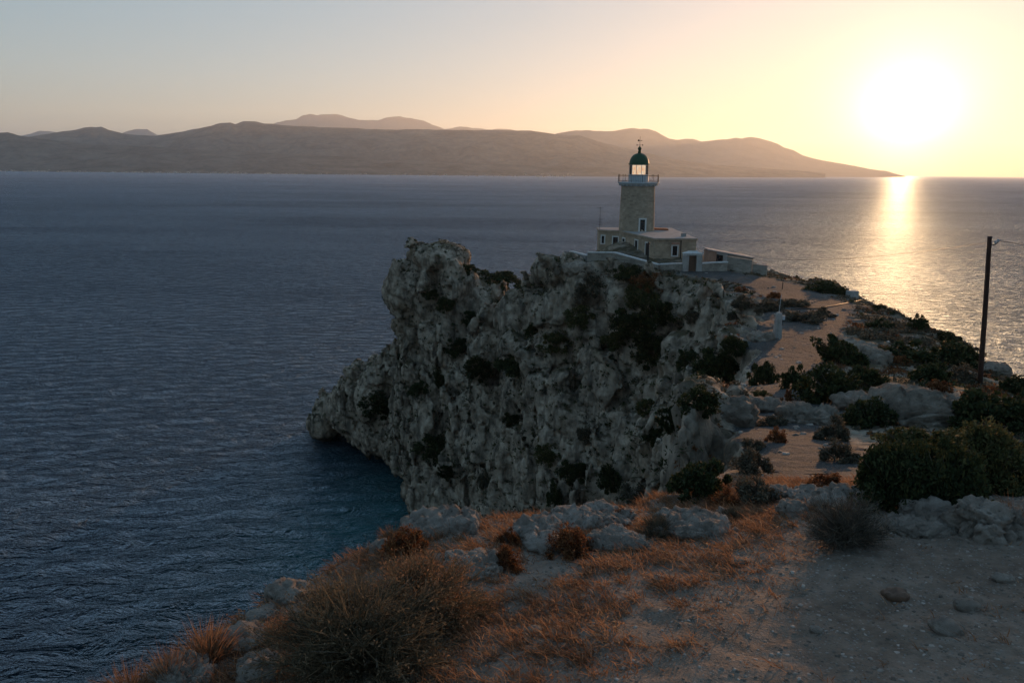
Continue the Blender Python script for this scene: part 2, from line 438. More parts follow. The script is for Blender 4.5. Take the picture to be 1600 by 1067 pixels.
def seg_dist(X, Y, P, closed):
    d = np.full(X.shape, 1e9, np.float32); n = len(P)
    for i in range(n if closed else n - 1):
        a, b = P[i], P[(i + 1) % n]
        ex, ey = b[0] - a[0], b[1] - a[1]
        t = np.clip(((X - a[0]) * ex + (Y - a[1]) * ey) / (ex * ex + ey * ey), 0, 1)
        w = 0.0 if closed else (a[2] + t * (b[2] - a[2]))
        d = np.minimum(d, np.hypot(X - a[0] - t * ex, Y - a[1] - t * ey) - w)
    return d
def poly_sd(X, Y, P):
    inside = np.zeros(X.shape, bool); n = len(P)
    for i in range(n):
        (x0, y0), (x1, y1) = P[i], P[(i + 1) % n]
        if y0 == y1: continue
        c = ((y0 > Y) != (y1 > Y)) & (X < (x1 - x0) * (Y - y0) / (y1 - y0) + x0)
        inside ^= c
    d = seg_dist(X, Y, [np.array(p, float) for p in P], True)
    return np.where(inside, -d, d).astype(np.float32)

def _tps(r): return np.where(r > 0, r * r * np.log(np.maximum(r, 1e-9)), 0)
_n = len(TOPS); _A = np.zeros((_n + 3, _n + 3))
_A[:_n, :_n] = _tps(np.hypot(TOPS[:, None, 0] - TOPS[None, :, 0], TOPS[:, None, 1] - TOPS[None, :, 1])) + np.eye(_n) * 1.5
_A[:_n, _n] = 1; _A[:_n, _n + 1:] = TOPS[:, :2]; _A[_n, :_n] = 1; _A[_n + 1:, :_n] = TOPS[:, :2].T
_W = np.linalg.solve(_A, np.concatenate([TOPS[:, 2], [0, 0, 0]]))
def top_height(X, Y):
    h = _W[_n] + _W[_n + 1] * X + _W[_n + 2] * Y
    for i in range(_n): h = h + _W[i] * _tps(np.hypot(X - TOPS[i, 0], Y - TOPS[i, 1]))
    return h.astype(np.float32)

GULLIES = [   # (from, to, radius): ravines and sea caves cut into the cliff
 ((18.5,94.5,47.5),(9.5,88,17),2.6), ((18.0,66,47.5),(10.5,57,26),2.4), ((1.2,118.5,45),(-6,117,8),1.9),
 ((-6,133.5,42),(-12.5,129.5,12),1.5), ((5.6,108,26),(3.2,103,13.5),1.5), ((9.8,103,24),(9.6,98,17.5),1.9),
 ((-13,134,24),(-15.5,132.5,8),1.3), ((-23,147,19),(-28,151,2),1.6), ((19.5,78,47.5),(13,77,24),1.8), ((11.5,104,47),(9.5,103.0,33),1.4), ((-25.6,143.5,38),(-25.4,142,33),1.7), ((-20,146,47.2),(-20,144,47.5),1.5)]
def cut(P):
    g = np.full(len(P), -9.0, np.float32)
    for a, b, r in GULLIES:
        a = np.array(a, np.float32); e = np.array(b, np.float32) - a
        t = np.clip(((P - a) @ e) / (e @ e), 0, 1)
        g = np.maximum(g, r - np.linalg.norm(P - a - t[:, None] * e, axis=1))
    return g
BOULDERS = [   # (centre, radii): great knobs of the far head
 ((-18.6,143.5,36.6),(4.6,5.0,4.2)), ((-12.5,141,43.2),(5.2,5.0,2.6)), ((-41,167,3.6),(3.6,3.6,3.6)), ((-34,160,9),(4.5,4.5,5)),
 ((5.0,111,44.5),(2.6,2.2,2.4)), ((9.5,104.5,43.0),(2.8,2.4,3.2)), ((-27,152,14),(4,4,6)), ((14.0,100.2,42.0),(2.4,2.2,3.4)), ((1.0,117,36),(3.6,3.2,6.0))]
def knobs(P, f):
    for c, r in BOULDERS:
        q = (P - np.array(c, np.float32)) / np.array(r, np.float32)
        g = (np.linalg.norm(q, axis=1) - 1) * min(r)
        k = 0.5; h = np.clip(0.5 + 0.5 * (f - g) / k, 0, 1)
        f = f * (1 - h) + g * h - k * h * (1 - h)
    return f
def rock_coarse(P, amp):
    """large masses and upright buttresses (metres outward)"""
    big = fbm(P / np.array([17, 17, 20], np.float32), 2) * 3.0
    butt = 0.5 - np.abs(fbm(P / np.array([8.5, 8.5, 34.0], np.float32) + 5.1, 2)) * 3.6
    return (big + 2.0 * butt) * amp
def rock_blocks(P, amp):
    """rounded boulders above, upright ribs below, with creases between, leaning with the bedding"""
    warp = np.stack([perlin(P / 8.0), perlin(P / 8.0 + 31.7), perlin(P / 8.0 + 63.1)], 1)
    Q = P + warp * 2.2
    Q = np.stack([Q[:, 0] + 0.30 * Q[:, 2], Q[:, 1] - 0.1 * Q[:, 2], Q[:, 2]], 1)
    up = sstep(20, 33, P[:, 2] + 5 * perlin(P / 11.0 + 3.0))
    F1, F2, cid, tl = worley(Q / np.array([4.6, 4.6, 5.4], np.float32), True)
    crease = np.minimum(F2 - F1, 0.20) / 0.20
    d1 = 1.8 * (crease - 0.85) + 2.6 * (cid - 0.5) + 2.3 * tl
    F1, F2, cid, tl = worley(Q / np.array([2.9, 2.9, 11.0], np.float32) + 4.2, True)
    crease = np.minimum(F2 - F1, 0.22) / 0.22
    d2 = 2.0 * (crease - 0.85) + 2.6 * (cid - 0.5) + 1.9 * tl + 2.0 * (0.3 - np.abs(perlin(Q / np.array([2.3, 2.3, 20.0], np.float32) + 2.0)))
    d = d1 * up + d2 * (1 - up)
    F1, F2, cid, tl = worley(Q / np.array([1.7, 1.7, 2.8], np.float32) + 9.7, True)
    rough = sstep(-0.05, 0.45, perlin(P / 9.0 + 77.0))           # some faces stay whole, others are broken up
    d += (-0.6 * sstep(0.2, 0.0, F2 - F1) + 0.7 * (cid - 0.5) + 0.8 * tl) * (0.08 + 0.60 * rough)
    return d * amp

def field(xs, ys, zs, band):
    X, Y = np.meshgrid(xs, ys, indexing='ij')
    X = X.astype(np.float32); Y = Y.astype(np.float32)
    H = top_height(X, Y)
    pathd = seg_dist(X, Y, list(PATH), False)
    plat = np.clip(pathd, -9, 9)
    SD = [poly_sd(X, Y, P) for _, P in LEVELS]
    lz = [l for l, _ in LEVELS]
    f = np.empty((len(xs), len(ys), len(zs)), np.float32)
    kb = 0.35 + 1.1 * sstep(14, 60, Y)
    for k, z in enumerate(zs):
        if z <= lz[0]: s = SD[0] + (lz[0] - z) * -0.4 + (1.3 * (1 - abs(z) / 1.6) if abs(z) < 1.6 else 0)
        elif z >= lz[-1]: s = SD[-1] + 0.04 * (z - lz[-1])
        else:
            i = max(j for j in range(len(lz)) if lz[j] <= z); t = (z - lz[i]) / (lz[i + 1] - lz[i])
            s = SD[i] * (1 - t) + SD[i + 1] * t
            if z < 1.6: s = s + 1.3 * (1 - z / 1.6)
        s = s * 0.85; top = z - H
        h = np.clip(0.5 + 0.5 * (top - s) / kb, 0, 1)
        f[:, :, k] = s * (1 - h) + top * h + kb * h * (1 - h)
    idx = np.nonzero(np.abs(f) < band)
    P = np.stack([xs[idx[0]], ys[idx[1]], zs[idx[2]]], 1).astype(np.float32)
    top = P[:, 2] - H[idx[0], idx[1]]
    edge = SD[-1][idx[0], idx[1]]
    side = np.maximum(sstep(-3.2, -0.6, edge), sstep(-2.5, -6.0, top))
    rocky = np.maximum(sstep(122, 112, P[:, 1]), sstep(8.5, 12.0, P[:, 0]))                    # the far head is bare rock all over
    side = np.maximum(side, 1 - rocky)
    flat = sstep(1.2, -0.4, pathd[idx[0], idx[1]]) * sstep(-3.5, -1.5, top)
    # the ground of the lighthouse yard is level too
    yard = sstep(18, 14, np.hypot((P[:, 0] - 20) * 1.1, P[:, 1] - 116)) * sstep(-3.5, -1.5, top) * sstep(-1.0, -3.0, edge)
    flat = np.maximum(flat, yard)
    amp = (0.05 + 0.30 * sstep(13, 20, P[:, 1]) + 0.65 * sstep(28, 60, P[:, 1])) * (0.08 + 0.92 * side) * (1 - 0.95 * flat)
    topness = sstep(-2.5, -0.5, top) * sstep(-1.0, -4.0, edge)        # the upper surfaces are calmer than the faces
    amp = amp * (1 - 0.6 * topness) * (1 - 0.8 * sstep(23, 27, P[:, 0]) * sstep(118, 108, P[:, 1]))
    v = f[idx] - rock_coarse(P, amp)
    nb = np.abs(v) < band * 0.55
    v[nb] -= rock_blocks(P[nb], amp[nb])
    v = knobs(P, v)
    g = cut(P); k = 0.9; hh = np.clip(0.5 + 0.5 * (g - v) / k, 0, 1)
    v = v * (1 - hh) + g * hh + k * hh * (1 - hh)
    f[idx] = v
    return f

def surface_nets(f, o, h):
    s = f < 0
    nx, ny, nz = f.shape
    c = np.zeros((nx - 1, ny - 1, nz - 1), np.int8)
    for a in (0, 1):
        for b in (0, 1):
            for d in (0, 1):
                c += s[a:nx - 1 + a, b:ny - 1 + b, d:nz - 1 + d]
    act = (c > 0) & (c < 8)
    I, J, K = np.nonzero(act); m = len(I)
    vid = np.full(act.shape, -1, np.int32); vid[I, J, K] = np.arange(m, dtype=np.int32)
    acc = np.zeros((m, 3), np.float32); cnt = np.zeros(m, np.float32)
    corners = [(a, b, d) for a in (0, 1) for b in (0, 1) for d in (0, 1)]
    val = {q: f[I + q[0], J + q[1], K + q[2]] for q in corners}
    for q in corners:
        for ax in range(3):
            if q[ax]: continue
            p = list(q); p[ax] = 1; p = tuple(p)
            v0, v1 = val[q], val[p]; x = (v0 < 0) != (v1 < 0)
            t = np.where(x, v0 / np.where(v0 == v1, 1, v0 - v1), 0)
            pos = np.zeros((m, 3), np.float32); pos[:] = q; pos[:, ax] = t
            acc += pos * x[:, None]; cnt += x
    V = (acc / cnt[:, None] + np.stack([I, J, K], 1)) * h + np.array(o)
    Q = []
    for ax in range(3):
        b, d = [(1, 2), (2, 0), (0, 1)][ax]
        sl0 = [slice(None)] * 3; sl1 = [slice(None)] * 3
        sl0[ax] = slice(0, f.shape[ax] - 1); sl1[ax] = slice(1, f.shape[ax])
        for w in (b, d):
            sl0[w] = slice(1, f.shape[w] - 1); sl1[w] = slice(1, f.shape[w] - 1)
        s0, s1 = s[tuple(sl0)], s[tuple(sl1)]
        for flip in (False, True):
            E = np.stack(np.nonzero((s0 & ~s1) if not flip else (~s0 & s1)), 1)
            E[:, b] += 1; E[:, d] += 1
            q = []
            for ob, od in ((-1, -1), (0, -1), (0, 0), (-1, 0)):
                C = E.copy(); C[:, b] += ob; C[:, d] += od
                q.append(vid[C[:, 0], C[:, 1], C[:, 2]])
            q = np.stack(q, 1)
            Q.append(q[:, ::-1] if flip else q)
    return V.astype(np.float32), np.concatenate(Q)

def quad_normals(V, F):
    a = V[F[:, 2]] - V[F[:, 0]]; b = V[F[:, 3]] - V[F[:, 1]]
    n = np.cross(a, b); N = np.zeros_like(V)
    for k in range(4):
        for c in range(3): N[:, c] += np.bincount(F[:, k], n[:, c], len(V))
    return N / np.maximum(np.linalg.norm(N, axis=1, keepdims=True), 1e-9)

def subdivide(V, F):
    n = len(V)
    E = np.concatenate([F[:, [0, 1]], F[:, [1, 2]], F[:, [2, 3]], F[:, [3, 0]]]); E.sort(axis=1)
    key = E[:, 0].astype(np.int64) * n + E[:, 1]
    u, inv = np.unique(key, return_inverse=True)
    mid = (V[u // n] + V[u % n]) / 2
    cen = V[F].mean(1)
    V2 = np.concatenate([V, mid, cen]); e = (inv + n).reshape(4, -1); c = n + len(u) + np.arange(len(F))
    F2 = np.concatenate([np.stack([F[:, 0], e[0], c, e[3]], 1), np.stack([e[0], F[:, 1], e[1], c], 1),
                         np.stack([c, e[1], F[:, 2], e[2]], 1), np.stack([e[3], c, e[2], F[:, 3]], 1)])
    return V2.astype(np.float32), F2

def chunk(x0, x1, y0, y1, z0, z1, h, band, shrink=0.0, sub=True):
    xs = np.arange(x0, x1, h); ys = np.arange(y0, y1, h); zs = np.arange(z0, z1, h)
    f = field(xs, ys, zs, band) + shrink
    V, F = surface_nets(f, (x0, y0, z0), h)
    del f
    # drop crumbs that float free of the main body
    lab = np.arange(len(V)); e0 = F.ravel(); e1 = F[:, [1, 2, 3, 0]].ravel()
    while True:
        m = np.minimum(lab[e0], lab[e1]); new = lab.copy()
        np.minimum.at(new, e0, m); np.minimum.at(new, e1, m); new = new[new]; new = new[new]
        if (new == lab).all(): break
        lab = new
    sz = np.bincount(lab, minlength=len(V)); F = F[sz[lab[F[:, 0]]] > 0.02 * len(V)]
    if sub:
        if y0 > 1:      # only what can be seen from around the viewpoint is refined
            c = V[F].mean(1); n = np.cross(V[F[:, 2]] - V[F[:, 0]], V[F[:, 3]] - V[F[:, 1]])
            n /= np.maximum(np.linalg.norm(n, axis=1, keepdims=True), 1e-9)
            w = np.array([0, 0, 58.0], np.float32) - c; w /= np.linalg.norm(w, axis=1, keepdims=True)
            front = ((n * w).sum(1) > -0.35) & (c[:, 2] > -1.0)
            rest = F[~front]; nb = len(V)
            V2, F2 = subdivide(V, F[front])
            V, F = V2, np.concatenate([F2, np.stack([rest[:, 0], rest[:, 1], rest[:, 2], rest[:, 3]], 1)])
        N = quad_normals(V, F)
        # fine relief: knobs, pits and cracks at the size of the mesh
        steep = sstep(0.92, 0.6, N[:, 2])
        D = V[:, 1]
        pathd = seg_dist(V[:, 0], V[:, 1], list(PATH), False)
        soft = np.maximum(sstep(0.8, -0.3, pathd) * (1 - steep), 0.5 * (1 - steep))
        lev = np.where(D > 60.3, 1.0, 0.55).astype(np.float32)[:, None]
        if y0 < 5: d = 0.05 * fbm(V / 0.5, 3); soft = soft * 0
        else:
            F1, F2, cid, tl = worley((V + 0.5 * np.stack([perlin(V / 1.9), perlin(V / 1.9 + 13), perlin(V / 1.9 + 29)], 1)) / lev * np.array([0.72, 0.72, 0.36], np.float32), True)
            l1 = lev[:, 0]
            d = l1 * (-0.24 * sstep(0.16, 0.0, F2 - F1) + 0.14 * (cid - 0.5) + 0.24 * tl + 0.30 * fbm(V / lev / 2.4, 4, 0.6))
        V = V + N * (d * (1 - soft) + 0.02 * fbm(V / 0.7, 2))[:, None]
    return V, F

parts = [chunk(-48, 42, 60, 186, -2.6, 49.5, 0.56, 5.0),
         chunk(0, 36, 13.2, 60.7, 26, 54.5, 0.285, 4.0),
         chunk(-7.5, 14.5, 1.5, 13.5, 51.0, 55.4, 0.095, 0.8),
         chunk(-32, 76, -15, 204, -2.6, 57, 1.5, 6.0, shrink=0.95, sub=False)]
off = 0; VV = []; FF = []
for V, F in parts:
    VV.append(V); FF.append(F + off); off += len(V)
VV = np.concatenate(VV); FF = np.concatenate(FF)
NN = quad_normals(VV, FF)
_cnt = np.zeros(len(VV)); _avg = np.zeros((len(VV), 3))
for _a, _b in ((0, 1), (1, 2), (2, 3), (3, 0)):
    _cnt += np.bincount(FF[:, _a], minlength=len(VV)) + np.bincount(FF[:, _b], minlength=len(VV))
    for _c in range(3):
        _avg[:, _c] += np.bincount(FF[:, _a], VV[FF[:, _b], _c], len(VV)) + np.bincount(FF[:, _b], VV[FF[:, _a], _c], len(VV))
HOLLOW = ((_avg / np.maximum(_cnt, 1)[:, None] - VV) * NN).sum(1)        # positive where the rock is hollow

def headland_material():
    t = NT("headland_rock_and_soil")
    geo = t.n("ShaderNodeNewGeometry"); pos = geo.outputs["Position"]
    soil = t.n("ShaderNodeAttribute", attribute_name="soil").outputs["Fac"]
    scrub = t.n("ShaderNodeAttribute", attribute_name="scrub").outputs["Fac"]
    big = t.noise(pos, 0.11, 5, 0.6); mid = t.noise(pos, 0.7, 6, 0.65); fine = t.noise(pos, 5.0, 5, 0.6)
    # grey limestone, paler and darker bands, ochre stains, dark lichen pits
    rock = t.ramp(mid, [(0.32, (0.11, 0.085, 0.063)), (0.50, (0.315, 0.254, 0.195)), (0.70, (0.52, 0.435, 0.348))])
    ochre = t.ramp(t.noise(pos, 0.16, 4, 0.6, 0.5), [(0.56, 0.0), (0.72, 0.6)])
    rock = t.mix(ochre, rock, (0.20, 0.135, 0.075))
    stv = t.n("ShaderNodeMapping"); t.l(pos, stv.inputs["Vector"]); stv.inputs["Scale"].default_value = (1, 1, 0.12)
    streak = t.ramp(t.noise(stv.outputs[0], 0.75, 5, 0.65), [(0.49, 0.0), (0.64, 0.75)])
    rock = t.mix(streak, rock, (0.055, 0.048, 0.040))
    vor = t.n("ShaderNodeTexVoronoi"); vor.inputs["Scale"].default_value = 2.3; t.l(pos, vor.inputs["Vector"])
    pits = t.ramp(t.math('ADD', vor.outputs["Distance"], t.math('MULTIPLY', mid, 0.5)), [(0.26, 0.35), (0.38, 0.0)])
    rock = t.mix(pits, rock, (0.06, 0.055, 0.05))
    earth = t.ramp(t.math('ADD', t.math('MULTIPLY', fine, 0.5), t.math('MULTIPLY', mid, 0.5)), [(0.34, (0.125, 0.096, 0.075)), (0.5, (0.215, 0.168, 0.134)), (0.68, (0.32, 0.258, 0.212))])
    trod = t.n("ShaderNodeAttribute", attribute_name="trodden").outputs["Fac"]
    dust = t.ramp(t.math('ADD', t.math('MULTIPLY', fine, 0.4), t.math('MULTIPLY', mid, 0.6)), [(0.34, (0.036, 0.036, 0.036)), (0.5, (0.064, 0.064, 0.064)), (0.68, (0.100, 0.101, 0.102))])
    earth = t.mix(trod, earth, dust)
    peb = t.n("ShaderNodeTexVoronoi"); peb.inputs["Scale"].default_value = 34.0; t.l(pos, peb.inputs["Vector"])
    pebc = t.n("ShaderNodeSeparateColor"); t.l(peb.outputs["Color"], pebc.inputs[0])
    stone = t.math('MULTIPLY', t.math('GREATER_THAN', pebc.outputs[0], 0.62), t.math('LESS_THAN', peb.outputs["Distance"], 0.42))
    earth = t.mix(t.math('MULTIPLY', stone, 0.75), earth, t.ramp(pebc.outputs[1], [(0.0, (0.10, 0.09, 0.08)), (1.0, (0.32, 0.30, 0.275))]))
    scr = t.ramp(mid, [(0.35, (0.035, 0.034, 0.018)), (0.65, (0.105, 0.078, 0.042))])
    sm = t.math('ADD', soil, t.math('MULTIPLY', t.math('SUBTRACT', mid, 0.5), 0.9))
    c = t.mix(t.ramp(sm, [(0.42, 0.0), (0.58, 1.0)]), rock, earth)
    gm = t.math('ADD', scrub, t.math('MULTIPLY', t.math('SUBTRACT', t.noise(pos, 0.45, 5, 0.6), 0.5), 1.2))
    c = t.mix(t.ramp(gm, [(0.42, 0.0), (0.60, 0.9)]), c, scr)
    sepz = t.n("ShaderNodeSeparateXYZ"); t.l(pos, sepz.inputs[0])          # wet, algae-dark band at the waterline
    wet = t.ramp(t.math('ADD', sepz.outputs[2], t.math('MULTIPLY', mid, -1.6)), [(0.15, 0.85), (0.9, 0.0)])
    c = t.mix(wet, c, (0.018, 0.017, 0.014))
    b1 = t.bump(t.noise(pos, 1.7, 8, 0.66), 0.9, 0.28)
    b2 = t.bump(t.noise(pos, 16.0, 6, 0.65), 0.55, 0.02, b1)
    b3 = t.bump(t.math('MULTIPLY', stone, t.math('SUBTRACT', 0.45, peb.outputs["Distance"])), 0.7, 0.03, b2)
    t.principled(c, 0.93, b3, 0.15)
    return t.m

me = np_mesh("headland", VV, FF, headland_material())
_pd = seg_dist(VV[:, 0], VV[:, 1], list(PATH), False)
_flat = sstep(0.70, 0.92, NN[:, 2])
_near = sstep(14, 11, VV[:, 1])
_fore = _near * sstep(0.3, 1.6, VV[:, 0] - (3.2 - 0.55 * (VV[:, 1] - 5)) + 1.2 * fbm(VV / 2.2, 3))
_plat = sstep(40, 52, VV[:, 1]) * sstep(126, 116, VV[:, 1])
_soil = _flat * np.clip(np.maximum.reduce([sstep(0.9, -0.3, _pd), _near * 1.0, _plat * 0.50, np.full(len(VV), 0.35)]), 0, 1)
_scrub = sstep(0.45, 0.85, NN[:, 2]) * sstep(-0.2, 1.5, _pd) * 0.52 * (1 - _near)
_scrub = np.maximum(_scrub, 0.40 * sstep(0.1, 0.6, NN[:, 2]) * (1 - _near) * sstep(0.0, 1.0, _pd))
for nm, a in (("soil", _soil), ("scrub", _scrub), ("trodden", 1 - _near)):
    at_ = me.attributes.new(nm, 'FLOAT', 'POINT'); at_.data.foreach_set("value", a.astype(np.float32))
headland = link("headland", me)
tag(headland, "rocky limestone headland with steep grey cliffs and a dirt path", "headland", kind="structure")
bpy.context.view_layer.update()

def hit(px, py):
    """where the sight line of a pixel meets the headland"""
    ok, loc, nor, _ = headland.ray_cast(CAM, ray(px, py))
    return (loc, nor) if ok else (None, None)
def drop(x, y, z=80.0):
    """ground under a point"""
    ok, loc, nor, _ = headland.ray_cast(Vector((x, y, z)), Vector((0, 0, -1)))
    return (loc, nor) if ok else (Vector((x, y, 0)), Vector((0, 0, 1)))

# ================================================================== building helpers
class MB:
    """collects simple solids into one mesh"""
    def __init__(self): self.v = []; self.f = []
    def add(self, V, F):
        o = len(self.v); self.v += [tuple(p) for p in V]; self.f += [tuple(i + o for i in q) for q in F]; return self
    def box(self, c, s, rz=0.0, rx=0.0, ry=0.0):
        m = Matrix.Rotation(rz, 3, 'Z') @ Matrix.Rotation(ry, 3, 'Y') @ Matrix.Rotation(rx, 3, 'X')
        V = [Vector(c) + m @ Vector((a * s[0] / 2, b * s[1] / 2, d * s[2] / 2)) for a in (-1, 1) for b in (-1, 1) for d in (-1, 1)]
        return self.add(V, [(0, 1, 3, 2), (4, 6, 7, 5), (0, 4, 5, 1), (2, 3, 7, 6), (0, 2, 6, 4), (1, 5, 7, 3)])
    def lathe(self, prof, n=32, c=(0, 0), caps=True, a0=0.0):
        V = []; F = []; m = len(prof)
        for r, z in prof:
            for k in range(n):
                a = a0 + 2 * math.pi * k / n; V.append((c[0] + r * math.cos(a), c[1] + r * math.sin(a), z))
        for i in range(m - 1):
            for k in range(n):
                k2 = (k + 1) % n; F.append((i * n + k, i * n + k2, (i + 1) * n + k2, (i + 1) * n + k))
        if caps: F.append(tuple(range(n - 1, -1, -1))); F.append(tuple((m - 1) * n + k for k in range(n)))
        return self.add(V, F)
    def tube(self, pts, r0, r1=None, n=8):
        pts = [Vector(p) for p in pts]; r1 = r0 if r1 is None else r1; V = []; F = []; m = len(pts)
        for i, p in enumerate(pts):
            d = (pts[min(i + 1, m - 1)] - pts[max(i - 1, 0)]).normalized()
            u = d.cross(Vector((0, 0, 1)) if abs(d.z) < 0.95 else Vector((1, 0, 0))).normalized(); w = d.cross(u)
            r = r0 + (r1 - r0) * i / max(m - 1, 1)
            for k in range(n):
                a = 2 * math.pi * k / n; V.append(p + u * (r * math.cos(a)) + w * (r * math.sin(a)))
        for i in range(m - 1):
            for k in range(n):
                k2 = (k + 1) % n; F.append((i * n + k, i * n + k2, (i + 1) * n + k2, (i + 1) * n + k))
        F.append(tuple(range(n - 1, -1, -1))); F.append(tuple((m - 1) * n + k for k in range(n)))
        return self.add(V, F)
    def prism(self, poly, z0, z1):
        n = len(poly); V = [(x, y, z0) for x, y in poly] + [(x, y, z1) for x, y in poly]
        F = [(k, (k + 1) % n, n + (k + 1) % n, n + k) for k in range(n)] + [tuple(range(n - 1, -1, -1)), tuple(range(n, 2 * n))]
        return self.add(V, F)
    def build(self, name, mat, parent=None, bevel=0.0, smooth=False):
        me = bpy.data.meshes.new(name); me.from_pydata(self.v, [], self.f); me.update()
        bm = bmesh.new(); bm.from_mesh(me)
        bmesh.ops.recalc_face_normals(bm, faces=bm.faces)
        if bevel: bmesh.ops.bevel(bm, geom=[e for e in bm.edges if len(e.link_faces) == 2 and e.calc_face_angle(0) > 0.5], offset=bevel, segments=2, affect='EDGES', profile=0.5)
        bm.to_mesh(me); bm.free()
        if smooth: me.polygons.foreach_set("use_smooth", [True] * len(me.polygons)); me.set_sharp_from_angle(angle=R(40))
        me.materials.append(mat)
        return link(name, me, parent)

# --- materials of the buildings
def masonry(name, c0, c1, mortar, row=0.26, width=0.5, kind="Object", cyl=None):
    t = NT(name)
    tc = t.n("ShaderNodeTexCoord"); sep = t.n("ShaderNodeSeparateXYZ"); t.l(tc.outputs[kind], sep.inputs[0])
    if cyl: u = t.math('MULTIPLY', t.math('ARCTAN2', sep.outputs[1], sep.outputs[0]), cyl)
    else: u = t.math('ADD', sep.outputs[0], sep.outputs[1])
    cmb = t.n("ShaderNodeCombineXYZ"); t.l(u, cmb.inputs[0]); t.l(sep.outputs[2], cmb.inputs[1])
    wob = t.n("ShaderNodeVectorMath", operation='ADD')
    nz = t.n("ShaderNodeTexNoise"); nz.inputs["Scale"].default_value = 1.7; t.l(tc.outputs[kind], nz.inputs["Vector"])
    sc = t.n("ShaderNodeVectorMath", operation='SCALE'); sc.inputs["Scale"].default_value = 0.10; t.l(nz.outputs["Color"], sc.inputs[0])
    t.l(cmb.outputs[0], wob.inputs[0]); t.l(sc.outputs[0], wob.inputs[1])
    br = t.n("ShaderNodeTexBrick"); br.inputs["Scale"].default_value = 1.0
    br.inputs["Brick Width"].default_value = width; br.inputs["Row Height"].default_value = row
    br.inputs["Mortar Size"].default_value = 0.02; br.inputs["Mortar Smooth"].default_value = 0.3
    br.inputs["Color1"].default_value = (*c0, 1); br.inputs["Color2"].default_value = (*c1, 1); br.inputs["Mortar"].default_value = (*mortar, 1)
    t.l(wob.outputs[0], br.inputs["Vector"])
    v = tc.outputs[kind]
    stain = t.ramp(t.noise(v, 0.6, 6, 0.65), [(0.35, 0.72), (0.65, 1.12)])
    c = t.mix(1.0, br.outputs["Color"], stain, 'MULTIPLY')
    n1 = t.bump(br.outputs["Fac"], -0.7, 0.03); n2 = t.bump(t.noise(v, 9.0, 5, 0.65), 0.5, 0.03, n1)
    t.principled(c, 0.92, n2, 0.15)
    return t.m

def whitewash(name, color=(0.33, 0.31, 0.29)):
    t = NT(name); v = t.coord()
    f = t.noise(v, 1.3, 7, 0.7)
    drip = t.n("ShaderNodeMapping"); tc = t.n("ShaderNodeTexCoord"); t.l(tc.outputs["Object"], drip.inputs["Vector"]); drip.inputs["Scale"].default_value = (3, 3, 0.35)
    g = t.noise(drip.outputs[0], 1.6, 5, 0.6)
    c = t.ramp(t.math('ADD', t.math('MULTIPLY', f, 0.6), t.math('MULTIPLY', g, 0.4)), [(0.33, tuple(x * 0.55 for x in color)), (0.5, color), (0.7, tuple(min(1, x * 1.15) for x in color))])
    t.principled(c, 0.85, t.bump(t.noise(v, 12, 5, 0.6), 0.35, 0.02), 0.2)
    return t.m

def glass(name, tint=(0.9, 0.9, 0.9)):
    t = NT(name)
    a = t.n("ShaderNodeBsdfTransparent"); a.inputs[0].default_value = (*tint, 1)
    b = t.n("ShaderNodeBsdfGlossy"); b.inputs["Roughness"].default_value = 0.03
    fr = t.n("ShaderNodeFresnel"); fr.inputs[0].default_value = 1.5
    mx = t.n("ShaderNodeMixShader"); t.l(fr.outputs[0], mx.inputs[0]); t.l(a.outputs[0], mx.inputs[1]); t.l(b.outputs[0], mx.inputs[2])
    t.l(mx.outputs[0], t.out.inputs["Surface"])
    return t.m

m_tower = masonry("tower_stone", (0.44, 0.345, 0.255), (0.31, 0.24, 0.175), (0.36, 0.29, 0.225), cyl=2.55)
m_house = masonry("house_stone", (0.43, 0.335, 0.245), (0.31, 0.24, 0.172), (0.35, 0.28, 0.215))
m_rubble = masonry("rubble_stone", (0.34, 0.30, 0.255), (0.22, 0.19, 0.16), (0.30, 0.27, 0.235), row=0.2, width=0.34)
m_white = whitewash("whitewash")
m_cope = whitewash("coping_whitewash", (0.52, 0.51, 0.50))
m_roofc = plain("roof_screed", (0.27, 0.265, 0.26), 0.85, 0.2, 1.5, 0.2)
m_frame = plain("white_paint", (0.58, 0.56, 0.54), 0.5, 0.08, 4.0)
m_gray = plain("grey_white_paint", (0.42, 0.45, 0.47), 0.55, 0.12, 2.0)
m_dome = plain("green_copper_paint", (0.010, 0.050, 0.014), 0.55, 0.25, 2.0, 0.1, 0.0, 0.5)
m_iron = plain("dark_iron", (0.035, 0.034, 0.034), 0.5, 0.3, 5.0, 0.1, 0.6)
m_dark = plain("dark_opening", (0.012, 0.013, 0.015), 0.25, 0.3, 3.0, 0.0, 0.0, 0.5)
m_pane = glass("lantern_glass", (0.93, 0.93, 0.92))
m_wood = plain("brown_painted_wood", (0.10, 0.06, 0.04), 0.6, 0.3, 6.0, 0.2)
m_pole = plain("tarred_pole_wood", (0.045, 0.022, 0.015), 0.75, 0.35, 5.0, 0.4)
m_pink = whitewash("pink_render", (0.36, 0.21, 0.15))
m_conc = plain("weathered_concrete", (0.33, 0.32, 0.31), 0.9, 0.25, 3.0, 0.3)
m_tile = plain("terracotta", (0.36, 0.15, 0.08), 0.85, 0.25, 5.0, 0.2)
